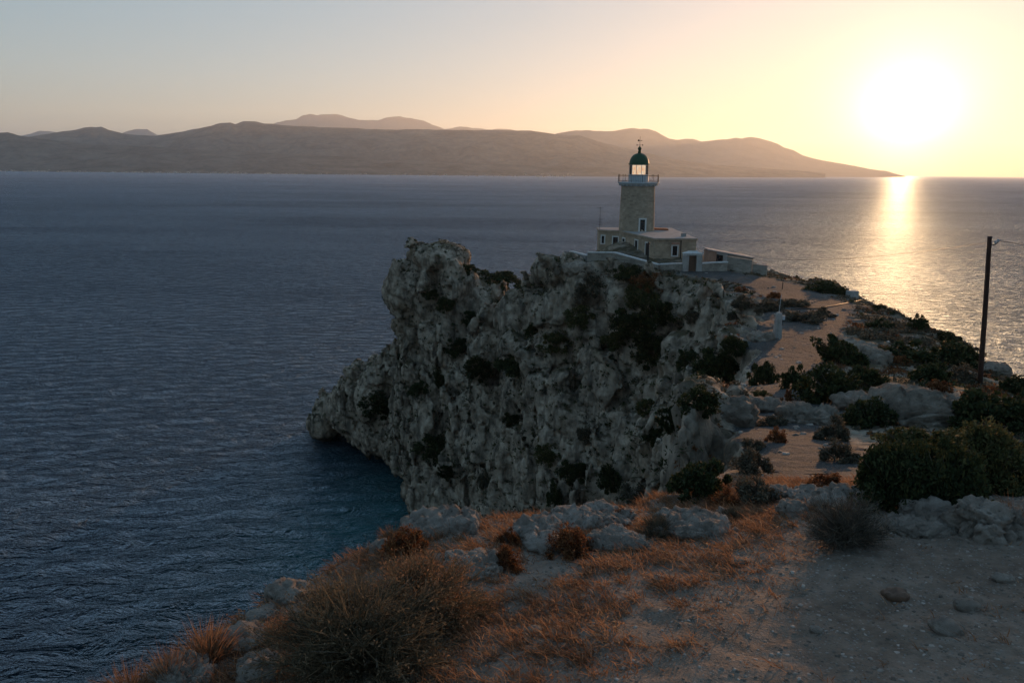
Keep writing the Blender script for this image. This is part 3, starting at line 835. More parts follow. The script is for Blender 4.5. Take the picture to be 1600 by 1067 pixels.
def lens_material():
    t = NT("sun_glow_lens"); v = t.coord((1, 1, 1))
    f = t.noise(v, 2.2, 4, 0.6)
    c = t.ramp(f, [(0.35, (1.0, 0.52, 0.26)), (0.62, (1.0, 0.80, 0.58))])
    e = t.n("ShaderNodeEmission"); t.l(c, e.inputs[0]); e.inputs[1].default_value = 0.34  # emission painted in for low sunlight passing through the lantern
    g = t.n("ShaderNodeBsdfGlossy"); g.inputs["Roughness"].default_value = 0.15
    mx = t.n("ShaderNodeMixShader"); mx.inputs[0].default_value = 0.12
    t.l(e.outputs[0], mx.inputs[1]); t.l(g.outputs[0], mx.inputs[2]); t.l(mx.outputs[0], t.out.inputs["Surface"])
    return t.m
m_lens = lens_material()

# ================================================================== lighthouse
ROOF_Z = 49.2
TY = 124.6
tb = at(993, 362, TY)
TX = at(995.5, 330, TY).x
def zt(py): return at(996, py, TY).z
house_A, house_B, house_C, house_D = [at_z(x, y, ROOF_Z) for x, y in ((1088.5, 373), (1023, 373), (969, 360.6), (936.3, 359.3))]
GZ = 46.15                                        # level of the yard

lh = empty("lighthouse", (TX, TY, GZ))
tag(lh, "round stone lighthouse tower with green dome and glass lantern given a sunlit glow", "lighthouse")
def lz(py): return zt(py) - GZ
r_base, r_top = 2.72, 2.55
z_top = lz(291)
b = MB(); b.lathe([(r_base + 0.12, -0.6), (r_base, 0.0), (r_base, 3.2), (r_top, z_top)], 48)
b.build("tower", m_tower, lh, smooth=True)
# corbelled cornice and gallery
b = MB(); b.lathe([(r_top - 0.05, z_top - 0.02), (r_top + 0.10, z_top), (r_top + 0.22, z_top + 0.16), (r_top + 0.42, z_top + 0.26), (r_top + 0.42, z_top + 0.40), (3.16, z_top + 0.44), (3.16, z_top + 0.60), (1.4, z_top + 0.62)], 48)
cor = b.build("cornice", m_gray, lh, smooth=False)
for k in range(24):
    a = 2 * math.pi * k / 24
    q = MB().box((2.78 * math.cos(a), 2.78 * math.sin(a), z_top + 0.22), (0.42, 0.18, 0.30), rz=a).build("bracket", m_gray, cor)
zg = z_top + 0.62; zr = lz(274.5)
rail = MB()
for zz, rr in ((zr, 0.028), (zg + 0.12, 0.022)):
    rail.tube([(3.05 * math.cos(2 * math.pi * k / 48), 3.05 * math.sin(2 * math.pi * k / 48), zz) for k in range(49)], rr, n=6)
rl = rail.build("gallery_railing", m_iron, lh)
for k in range(72):
    a = 2 * math.pi * (k + 0.5) / 72
    if k % 6 == 0:
        q = MB().tube([(3.05 * math.cos(a), 3.05 * math.sin(a), zg - 0.02), (3.05 * math.cos(a), 3.05 * math.sin(a), zr + 0.10)], 0.035, n=6)
        q.lathe([(0.01, zr + 0.09), (0.05, zr + 0.13), (0.01, zr + 0.19)], 6, (3.05 * math.cos(a), 3.05 * math.sin(a)))
        q.build("railing_post", m_iron, rl)
    else:
        MB().tube([(3.05 * math.cos(a), 3.05 * math.sin(a), zg), (3.05 * math.cos(a), 3.05 * math.sin(a), zr)], 0.014, n=5).build("baluster", m_iron, rl)
# lantern room
z_sill, z_eave = lz(273), lz(257.5)
b = MB(); b.lathe([(1.52, zg - 0.05), (1.52, z_sill - 0.08), (1.60, z_sill - 0.06), (1.60, z_sill), (1.38, z_sill + 0.01)], 40)
b.build("lantern_base", m_gray, lh, smooth=True)
lantern = MB()
lantern.lathe([(1.40, z_eave - 0.08), (1.50, z_eave - 0.08), (1.50, z_eave + 0.02), (1.40, z_eave + 0.02)], 40, caps=False)
ln = lantern.build("lantern_frame", m_frame, lh)
NP = 12
for k in range(NP):
    a = 2 * math.pi * k / NP + 0.12
    MB().box((1.46 * math.cos(a), 1.46 * math.sin(a), (z_sill + z_eave) / 2), (0.07, 0.06, z_eave - z_sill), rz=a).build("glazing_bar", m_frame, ln)
    a2 = a + math.pi / NP; w = 2 * 1.44 * math.sin(math.pi / NP) - 0.05
    MB().box((1.405 * math.cos(a2), 1.405 * math.sin(a2), (z_sill + z_eave) / 2), (0.012, w, z_eave - z_sill - 0.06), rz=a2).build("pane", m_pane, ln)
b = MB(); zc = (z_sill + z_eave) / 2; hh = (z_eave - z_sill) * 0.5
b.lathe([(1.18, zc - hh), (1.24, zc - hh * 0.55), (1.27, zc - hh * 0.25), (1.23, zc - hh * 0.22), (1.29, zc), (1.23, zc + hh * 0.22), (1.27, zc + hh * 0.25), (1.24, zc + hh * 0.55), (1.18, zc + hh)], 28)
b.build("lens", m_lens, lh, smooth=True)
# dome
dome_h = lz(238.5) - z_eave
prof = [(1.36, z_eave + 0.0), (1.62, z_eave + 0.0), (1.64, z_eave + 0.10), (1.50, z_eave + 0.17)]
for k in range(1, 9):
    a = k / 8 * (math.pi / 2) * 0.93
    prof.append((1.47 * math.cos(a) ** 0.9, z_eave + 0.17 + (dome_h - 0.25) * math.sin(a)))
prof += [(0.28, z_eave + dome_h - 0.03), (0.24, z_eave + dome_h + 0.08)]
dome = MB().lathe(prof, 40).build("dome", m_dome, lh, smooth=True)
z0 = z_eave + dome_h
MB().lathe([(0.22, z0 + 0.02), (0.22, z0 + 0.26), (0.16, z0 + 0.30), (0.24, z0 + 0.40), (0.29, z0 + 0.55), (0.25, z0 + 0.70), (0.13, z0 + 0.80), (0.06, z0 + 0.95)], 20).build("vent_ball", m_dome, dome, smooth=True)
zv0, zv1 = z0 + 0.9, lz(213)
vane = MB().tube([(0, 0, zv0), (0, 0, zv1)], 0.035, 0.018, 6).build("weather_vane_rod", m_iron, lh)
zc1 = lz(227); zc2 = lz(220)
MB().tube([(-0.42, 0.05, zc1), (0.42, -0.05, zc1)], 0.022, n=5).tube([(-0.05, -0.42, zc1), (0.05, 0.42, zc1)], 0.022, n=5).box((-0.42, 0.05, zc1), (0.14, 0.03, 0.16)).box((0.42, -0.05, zc1), (0.14, 0.03, 0.16)).build("compass_arms", m_iron, vane)
MB().tube([(-0.3, 0, zc2), (0.3, 0, zc2)], 0.022, n=5).box((-0.22, 0, zc2 + 0.02), (0.24, 0.03, 0.24)).box((0.26, 0, zc2), (0.12, 0.03, 0.12), ry=R(45)).build("vane_arrow", m_iron, vane)
# tower door above the roof
def opening(parent, P0, P1, t, w, z0, z1, name="window", fr=0.16, off=0.0):
    """a white framed dark opening on the wall from P0 to P1 at fraction t"""
    P0 = Vector((P0[0], P0[1], 0)); P1 = Vector((P1[0], P1[1], 0)); d = (P1 - P0).normalized(); nrm = Vector((d.y, -d.x, 0))
    if nrm.y > 0.2: nrm = -nrm
    c = P0 + (P1 - P0) * t + nrm * off; rz = math.atan2(d.y, d.x); o = parent.matrix_world.translation if False else Vector(parent.location)
    def L(p, z): return (p.x - o.x, p.y - o.y, z - o.z)
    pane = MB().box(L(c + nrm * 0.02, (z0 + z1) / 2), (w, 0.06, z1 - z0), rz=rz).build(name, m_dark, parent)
    fm = MB()
    for s in (-1, 1): fm.box(L(c + d * (s * (w + fr) / 2) + nrm * 0.05, (z0 + z1) / 2), (fr, 0.14, z1 - z0 + 2 * fr), rz=rz)
    fm.box(L(c + nrm * 0.052, z1 + fr / 2), (w, 0.14, fr), rz=rz)
    fm.build("frame", m_frame, pane)
    MB().box(L(c + nrm * 0.09, z0 - fr / 2), (w + 0.02, 0.24, fr * 0.9), rz=rz).build("sill", m_frame, pane)
    if name == "window": MB().box(L(c + nrm * 0.045, (z0 + z1) / 2), (0.05, 0.06, z1 - z0), rz=rz).build("glazing_bar", m_iron, pane)
    return pane
a_d = math.atan2(-1.0, 0.18)
dp = Vector((TX + 2.66 * math.cos(a_d), TY + 2.66 * math.sin(a_d), 0)); tg = Vector((-math.sin(a_d), math.cos(a_d), 0))
opening(lh, dp - tg, dp + tg, 0.5, 0.78, ROOF_Z + 0.08, ROOF_Z + 1.85, "door", 0.22)

# ================================================================== keeper's house
kh = empty("keeper_house", (house_B.x, house_B.y, GZ))
tag(kh, "low flat-roofed stone keeper's house with white framed windows around the tower", "house")
BACK = 131.0
foot = [(house_B.x, house_B.y), (house_A.x, house_A.y), (house_A.x + 0.5, BACK), (house_D.x + 0.3, BACK), (house_D.x, house_D.y), (house_C.x, house_C.y)]
def rel(P, o): return [(x - o[0], y - o[1]) for x, y in P]
MB().prism(rel(foot, kh.location), -0.7, ROOF_Z - 0.22 - GZ).build("wall", m_house, kh)
def grow(P, d):
    c = Vector((sum(p[0] for p in P) / len(P), sum(p[1] for p in P) / len(P)))
    n = len(P); out = []
    for i in range(n):
        p = Vector(P[i]); e1 = (p - Vector(P[i - 1])).normalized(); e2 = (Vector(P[(i + 1) % n]) - p).normalized()
        n1 = Vector((e1.y, -e1.x)); n2 = Vector((e2.y, -e2.x)); m = (n1 + n2).normalized()
        out.append(tuple(p + m * (d / max(m.dot(n1), 0.3))))
    return out
rf = MB().prism(rel(grow(foot, 0.16), kh.location), ROOF_Z - 0.22 - GZ, ROOF_Z - 0.02 - GZ).build("roof_cornice", m_house, kh)
MB().prism(rel(grow(foot, 0.05), kh.location), ROOF_Z - 0.018 - GZ, ROOF_Z + 0.05 - GZ).build("roof_deck", m_roofc, kh)
zz0 = GZ
bx, cx = 1023.0, 969.0
for px_, w, z0, z1, nm in ((974.5, 1.1, 0.15, 2.0, "window"), (994.5, 1.15, 0.45, 2.2, "window"), (1011.6, 1.2, 0.35, 2.2, "window")):
    # fraction along the receding wall from the sight line
    d = ray(px_, 388); best = min((abs((house_C.lerp(house_B, k / 400)).x / (house_C.lerp(house_B, k / 400)).y - d.x / d.y), k / 400) for k in range(401))[1]
    opening(kh, (house_C.x, house_C.y), (house_B.x, house_B.y), best, w, GZ + z0, GZ + z1, nm)
opening(kh, (house_D.x, house_D.y), (house_C.x, house_C.y), 0.20, 0.42, GZ + 1.0, GZ + 2.15)
opening(kh, (house_D.x, house_D.y), (house_C.x, house_C.y), 0.80, 0.80, GZ + 0.12, GZ + 2.05, "door")
opening(kh, (house_B.x, house_B.y), (house_A.x, house_A.y), 0.49, 0.68, GZ + 0.75, GZ + 2.05)
MB().box((0.49 * (house_A.x - house_B.x), -0.10, 2.42), (1.1, 0.10, 0.34)).build("lintel", m_pink, kh)
MB().tube([(0.63 * (house_A.x - house_B.x), 0.63 * (house_A.y - house_B.y) - 0.10, -0.3), (0.63 * (house_A.x - house_B.x), 0.63 * (house_A.y - house_B.y) - 0.10, 2.85)], 0.07, n=8).build("drain_pipe", m_iron, kh)
MB().prism(rel([(TX + 2.8, TY + 1.5), (TX + 5.0, TY + 0.2), (TX + 5.0, TY + 2.2), (TX + 2.8, TY + 3.2)], kh.location), ROOF_Z + 0.05 - GZ, ROOF_Z + 0.32 - GZ).build("roof_hatch", m_tile, kh)
MB().box((house_A.x - kh.location.x - 1.2, 3.6, ROOF_Z + 0.28 - GZ), (0.6, 0.6, 0.46)).build("chimney", m_roofc, kh)

# antenna mast at the end of the house
ap = at(937, 359, house_D.y + 0.4)
an = empty("antenna_mast", (ap.x, ap.y, ROOF_Z))
tag(an, "thin antenna mast on the far left corner of the house roof", "antenna")
MB().tube([(0, 0, 0.03), (0, 0, 3.5)], 0.035, 0.025, 6).build("mast", m_iron, an)
for zz, w in ((3.35, 0.5), (1.6, 0.38), (1.2, 0.38), (0.8, 0.3)):
    MB().tube([(-w, 0, zz), (w, 0.1, zz)], 0.018, n=5).build("crossbar", m_iron, an)

# ================================================================== yard wall, gate, hut
def wall_run(pts, thick, mat, cope, label, cat_name="boundary_wall", step=None):
    """a wall through (x, y, z_top, z_bottom) points, with a coping for each length"""
    o = empty(cat_name, (pts[0][0], pts[0][1], pts[0][3])); O = Vector(o.location)
    tag(o, label, "wall")
    for p, q in zip(pts[:-1], pts[1:]):
        P, Q = Vector((p[0], p[1], 0)), Vector((q[0], q[1], 0)); d = (Q - P).normalized(); n = Vector((d.y, -d.x, 0)) * thick / 2
        V = []
        for c, (zt_, zb) in ((P, (p[2], p[3])), (Q, (q[2], q[3]))):
            for s in (-1, 1):
                for z in (zb, zt_): V.append((c + n * s) - Vector((O.x, O.y, O.z - z)))
        F = [(0, 1, 3, 2), (4, 6, 7, 5), (0, 4, 5, 1), (2, 3, 7, 6), (0, 2, 6, 4), (1, 5, 7, 3)]
        MB().add(V, F).build("wall_length", mat, o)
        if cope:
            V = []; n2 = n * (1 + 0.16 / thick); e = d * 0.03
            for c, zt_ in ((P - e, p[2]), (Q + e, q[2])):
                for s in (-1, 1):
                    for z in (zt_ + 0.004, zt_ + 0.15): V.append((c + n2 * s) - Vector((O.x, O.y, O.z - z)))
            MB().add(V, F).build("coping", m_cope, o)
    return o
def W(px, py, D, low=1.3):
    p = at(px, py, D); return (p.x, p.y, p.z - 0.15, p.z - 0.15 - low)
wall_run([W(893, 392, 112.5, 1.6), W(918, 398.5, 107.5, 2.0)], 0.4, m_white, True, "short end of the yard wall running down onto the cliff boulders")
wall_run([W(919, 393.5, 107.2, 2.4), W(961, 393.8, 105.3, 2.6), W(1030, 413, 100.2, 2.2)], 0.4, m_rubble, True, "white-coped stone yard wall along the cliff edge below the house")
wall_run([W(1032, 412, 99.8, 1.6), W(1069, 410.5, 99.3, 1.5)], 0.4, m_rubble, True, "white-coped low stone wall left of the gate")
wall_run([W(1094, 410.5, 99.2, 1.5), W(1136, 408.5, 100.0, 1.5)], 0.4, m_rubble, True, "white-coped low stone wall right of the gate, up to the hut")
g0 = at(1081, 421, 99.1); gz = g0.z - 0.15
gate = empty("yard_gate", (g0.x, g0.y, gz))
tag(gate, "whitewashed gateway with small pitched roof and brown door", "gate")
for s in (-1, 1):
    MB().box((s * 0.83, 0, 0.85), (0.72, 0.55, 2.1)).build("pillar", m_white, gate, bevel=0.02)
MB().box((0, 0.02, 1.99), (2.3, 0.60, 0.18)).build("lintel", m_cope, gate)
MB().add([(-1.25, -0.42, 2.10), (1.25, -0.42, 2.10), (1.25, 0.42, 2.10), (-1.25, 0.42, 2.10), (-1.25, -0.42, 2.16), (1.25, -0.42, 2.16), (1.25, 0.42, 2.16), (-1.25, 0.42, 2.16), (-0.5, 0, 2.46), (0.5, 0, 2.46)],
         [(0, 3, 2, 1), (0, 1, 5, 4), (1, 2, 6, 5), (2, 3, 7, 6), (3, 0, 4, 7), (4, 5, 9, 8), (5, 6, 9), (6, 7, 8, 9), (7, 4, 8)]).build("gate_roof", m_cope, gate)
door = MB().box((0, 0.05, 0.86), (0.92, 0.08, 2.05)).build("door", m_wood, gate)
for k in range(5): MB().box((-0.36 + 0.18 * k, -0.002, 0.86), (0.165, 0.03, 2.02)).build("plank", m_wood, door)
MB().box((0.33, -0.04, 0.85), (0.05, 0.06, 0.16)).build("handle", m_iron, door)

# hut: pink end wall with a dark doorway, roof falling to the right behind a stone front
hD = 103.0
hl, hd0, hd1, hm, hr = [at(x, 400, hD).x for x in (1108, 1119.5, 1130, 1137, 1177)]
hz0 = at(1108, 421, hD).z - 0.6; hzl = at(1108, 391.5, hD).z; hzm = at(1137, 396, hD).z; hzr = at(1177, 404, hD).z
hut = empty("stone_hut", ((hl + hr) / 2, hD, hz0))
tag(hut, "small lean-to hut with pink end wall, dark doorway and sloping roof", "hut")
O = hut.location
def hx(x): return x - O.x
ztop = lambda x: hzl + (hzr - hzl) * (x - hl) / (hr - hl) - hz0
for a_, c_, m_, nm in ((hl, hd0, m_pink, "end_wall"), (hd1, hm, m_white, "door_jamb"), (hm, hr, m_rubble, "stone_front")):
    MB().add([(hx(x), y, z) for x in (a_, c_) for y in (0.0, 0.3) for z in (0.0, ztop(x) - 0.02)], [(0, 1, 3, 2), (4, 6, 7, 5), (0, 4, 5, 1), (2, 3, 7, 6), (0, 2, 6, 4), (1, 5, 7, 3)]).build(nm, m_, hut)
MB().add([(hx(x), y, z) for x in (hd0, hd1) for y in (0.02, 0.28) for z in (ztop(x) - 0.30, ztop(x) - 0.03)], [(0, 1, 3, 2), (4, 6, 7, 5), (0, 4, 5, 1), (2, 3, 7, 6), (0, 2, 6, 4), (1, 5, 7, 3)]).build("door_lintel", m_white, hut)
MB().box((hx((hd0 + hd1) / 2), 0.16, (ztop(hd0) - 0.3) / 2), (hd1 - hd0, 0.05, ztop(hd0) - 0.32)).build("door", m_dark, hut)  # dark sheet stands in for the shade inside the open doorway
MB().box((hx((hl + hr) / 2), 3.0, 0.75), (hr - hl - 0.1, 0.3, 1.5)).build("back_wall", m_rubble, hut)
MB().box((hx(hl) + 0.15, 1.6, (ztop(hl) - 0.1) / 2), (0.3, 2.5, ztop(hl) - 0.1)).build("side_wall", m_pink, hut)
MB().box((hx(hr) - 0.15, 1.6, (ztop(hr) - 0.1) / 2), (0.28, 2.5, ztop(hr) - 0.1)).build("side_wall", m_rubble, hut)
MB().add([(hx(x), y, z) for x in (hl - 0.12, hr + 0.12) for y in (-0.12, 3.25) for z in (ztop(x), ztop(x) + 0.14)], [(0, 1, 3, 2), (4, 6, 7, 5), (0, 4, 5, 1), (2, 3, 7, 6), (0, 2, 6, 4), (1, 5, 7, 3)]).build("roof", m_conc, hut)
wall_run([W(1137, 398.5, 100.6, 2.3), W(1176, 404.5, 99.4, 2.0)], 0.5, m_rubble, False, "taller rubble stone wall in front of the hut", "stone_wall")
wall_run([W(1176.6, 410.5, 99.4, 2.0), W(1199, 413, 98.6, 2.0)], 0.5, m_rubble, False, "low rubble stone wall end right of the hut", "stone_wall")

# dark lamp post before the house
lp = at(1012, 414, 98.6); g_, _ = drop(lp.x, lp.y)
lamp = empty("lamp_post", (lp.x, lp.y, lp.z - 0.8))
tag(lamp, "short dark iron post standing before the house windows", "post")
MB().tube([(0, 0, 0), (0, 0, 3.3)], 0.11, 0.09, 8).build("shaft", m_iron, lamp)
MB().lathe([(0.09, 3.28), (0.16, 3.34), (0.16, 3.50), (0.05, 3.62)], 10).build("lamp_head", m_iron, lamp)

# white survey pillar
pb, _ = hit(1214, 528)
if pb is None: pb = at(1214, 528, 50)
s_ = (pb - CAM).length / 1250.0
pil = empty("white_pillar", pb)
tag(pil, "white tapered concrete pillar with a thin rod beside the dirt path", "pillar")
h_ = 38.5 * s_; w_ = 11.0 * s_
V = [(x * w_ / 2 * k, y * w_ / 2 * k, z) for z, k in ((-0.2, 1.05), (h_ * 0.93, 0.72), (h_, 0.5)) for x, y in ((-1, -1), (1, -1), (1, 1), (-1, 1))]
MB().add(V, [(3, 2, 1, 0)] + [(4 * i + k, 4 * i + (k + 1) % 4, 4 * i + 4 + (k + 1) % 4, 4 * i + 4 + k) for i in (0, 1) for k in range(4)] + [(8, 9, 10, 11)]).build("shaft", m_white, pil, bevel=0.02)
MB().tube([(0, 0, h_ - 0.05), (0.06, 0, h_ + 26 * s_)], 0.02, 0.014, 6).build("rod", m_gray, pil)
bxp = MB().box((w_ * 0.62, -0.05, h_ * 0.80), (0.16, 0.14, 0.28)).build("meter_box", m_gray, pil)
MB().box((w_ * 0.48, -0.04, h_ * 0.62), (0.10, 0.05, 0.42)).build("cable_duct", m_dark, pil)

# utility pole and its wires
pp, _ = hit(1532, 600)
if pp is None: pp = at(1532, 600, 39)
tp = at(1546.5, 371, pp.y)
pole = empty("utility_pole", (pp.x, pp.y, pp.z))
tag(pole, "tall dark wooden utility pole on the right with a wire at its top", "utility pole")
tv = tp - pp
MB().tube([Vector((0, 0, -0.6)), tv * 0.5, tv], 0.130, 0.098, 14).build("pole_shaft", m_pole, pole, smooth=True)
MB().lathe([(0.118, 0), (0.10, 0.05), (0.03, 0.07)], 12).build("pole_cap", m_iron, pole).location = tv
brk = MB().tube([tv + Vector((0.05, 0, -0.35)), tv + Vector((0.30, 0, -0.35)), tv + Vector((0.42, 0, -0.25))], 0.02, n=6).build("insulator_bracket", m_iron, pole)
for dx, dz in ((0.30, -0.30), (0.42, -0.22)):
    q = MB().lathe([(0.03, 0), (0.07, 0.03), (0.05, 0.07), (0.07, 0.11), (0.02, 0.15)], 10).build("insulator", m_gray, brk); q.location = tv + Vector((dx, 0, dz))
MB().tube([tv + Vector((-0.10, -0.10, -0.6)), tv * 0.68 + Vector((-0.13, -0.12, 0))], 0.016, n=5).build("earth_cable", m_iron, pole)
def wire(a, b_, sag, r, label):
    a, b_ = Vector(a), Vector(b_)
    pts = [a.lerp(b_, k / 24) - Vector((0, 0, sag * 4 * (k / 24) * (1 - k / 24))) - a for k in range(25)]
    o = MB().tube(pts, r, n=5).build("overhead_wire", m_iron); o.location = a
    tag(o, label, "wire")
top = pp + tv
wire(top + Vector((-0.08, 0, -0.25)), (house_A.x - 0.2, house_A.y - 0.1, ROOF_Z - 0.3), 1.6, 0.006, "thin sagging wire from the pole top towards the house")
wire(top + Vector((0.42, 0, -0.15)), top + Vector((32, -6.5, -1.5)), 0.9, 0.013, "wire leaving the pole top to the right edge")

# concrete block on the skyline
cb, _ = hit(1331, 466)
if cb is None: cb = at(1331, 466, 79)
blk = MB().box((0, 0, 0.30), (0.95, 0.8, 0.95), rz=0.3).build("concrete_block", m_conc, bevel=0.03); blk.location = cb
tag(blk, "pale concrete block at the plateau's edge against the sun glitter", "block")
# thin iron stakes at the cliff edge and a cable lying on the ground
for px_, py_, hgt, lab in ((1130, 464, 1.2, "thin iron stake at the cliff edge below the gate"), (1222, 452, 0.7, "low iron stake at the roadside below the hut wall")):
    p, _ = hit(px_, py_)
    if p is None: continue
    o = MB().tube([(0, 0, -0.3), (0.03, 0, hgt)], 0.045, 0.04, 6).lathe([(0.05, hgt), (0.06, hgt + 0.03), (0.02, hgt + 0.06)], 6, (0.03, 0)).build("iron_stake", m_iron); o.location = p
    tag(o, lab, "stake")
pts = [hit(x, y)[0] for x, y in ((1236, 484), (1256, 483), (1280, 482), (1305, 478), (1325, 474), (1345, 470))]
pts = [p for p in pts if p is not None]
if len(pts) > 3:
    o = MB().tube([p - pts[0] + Vector((0, 0, 0.04)) for p in pts], 0.045, n=6).build("ground_cable", m_iron); o.location = pts[0]
    tag(o, "dark cable lying across the plateau towards the concrete block", "cable")

# the far town: too many and too small to count
tw = MB(); rnd = random.Random(5)
for k in range(420):
    px_ = rnd.choice((rnd.uniform(-60, 480), rnd.uniform(-60, 900))); d = 9050 + rnd.random() ** 2 * 1600
    p = at(px_, 262, d); s = rnd.uniform(7, 20)
    tw.box((p.x, p.y, 2 + (d - 9000) * 0.016), (s, s, s * rnd.uniform(0.5, 1.0)), rz=rnd.random())
o = tw.build("shore_town", plain("far_town_walls", (0.5, 0.45, 0.4), 0.9, 0.3, 0.05))
tag(o, "scatter of pale houses along the far shore", "town", kind="stuff")

# ================================================================== rocks
def unit(v): return v / np.maximum(np.linalg.norm(v, axis=1, keepdims=True), 1e-9)
def ico(n):
    bm = bmesh.new(); bmesh.ops.create_icosphere(bm, subdivisions=n, radius=1.0)
    V = np.array([v.co[:] for v in bm.verts], np.float32); F = np.array([[l.vert.index for l in f.loops] for f in bm.faces], np.int32); bm.free()
    return V, F
ICO = {k: ico(k) for k in (3, 4, 5)}

def limestone(name, lo, mid, hi):
    t = NT(name); v = t.coord(); geo = t.n("ShaderNodeNewGeometry"); pos = geo.outputs["Position"]
    a = t.noise(pos, 3.2, 7, 0.68); b = t.noise(pos, 0.9, 5, 0.6)
    c = t.ramp(t.math('ADD', t.math('MULTIPLY', a, 0.6), t.math('MULTIPLY', b, 0.4)), [(0.32, lo), (0.5, mid), (0.66, hi)])
    lich = t.ramp(t.noise(pos, 2.1, 6, 0.7, 0.6), [(0.58, 0.0), (0.68, 0.7)])
    c = t.mix(lich, c, tuple(x * 0.45 for x in mid))
    vor = t.n("ShaderNodeTexVoronoi"); vor.inputs["Scale"].default_value = 11.0; t.l(pos, vor.inputs["Vector"])
    pit = t.ramp(t.math('ADD', vor.outputs["Distance"], t.math('MULTIPLY', a, 0.5)), [(0.30, 0.7), (0.42, 0.0)])
    c = t.mix(pit, c, tuple(x * 0.3 for x in lo))
    n1 = t.bump(t.noise(pos, 5.0, 9, 0.75), 1.0, 0.22); n2 = t.bump(vor.outputs["Distance"], 0.35, 0.03, n1)
    t.principled(c, 0.93, n2, 0.15)
    return t.m
m_rock = limestone("pale_limestone", (0.18, 0.148, 0.122), (0.39, 0.33, 0.28), (0.60, 0.525, 0.465))
m_rockd = limestone("grey_limestone", (0.13, 0.105, 0.083), (0.30, 0.248, 0.20), (0.48, 0.41, 0.345))

def make_rock(size, seed, detail=4, rough=1.0, mat=None):
    """a weathered limestone block: low and rounded, split by a few joints, pitted"""
    V, F = ICO[detail]; rs = np.random.RandomState(seed)
    sz = np.array(size, np.float32) / 2
    S = np.sign(V) * np.abs(V) ** 0.80                         # squarer than a ball
    P = S * sz
    N = unit(V / sz)
    c = float(np.cbrt(sz[0] * sz[1] * sz[2]))
    Q = P / c + rs.rand(3).astype(np.float32) * 60
    W3 = Q + 0.30 * np.stack([perlin(Q * 1.3), perlin(Q * 1.3 + 9), perlin(Q * 1.3 + 19)], 1)
    F1, F2, cid, tl = worley(W3 * 0.95, True)
    d = 0.34 * fbm(Q * 0.8, 2) + rough * (0.26 * (cid - 0.5) + 0.26 * tl - 0.22 * sstep(0.10, 0.0, F2 - F1))
    F1, F2, cid, tl = worley(W3 * 3.2 + 7, True)
    d = d + rough * (0.10 * (cid - 0.5) + 0.17 * tl - 0.11 * sstep(0.12, 0.0, F2 - F1)) + 0.15 * fbm(Q * 3.6, 5, 0.68)
    P = P + N * (d * c * 0.8)[:, None]
    return np_mesh("rock", P, F, mat or m_rock, smooth=True)

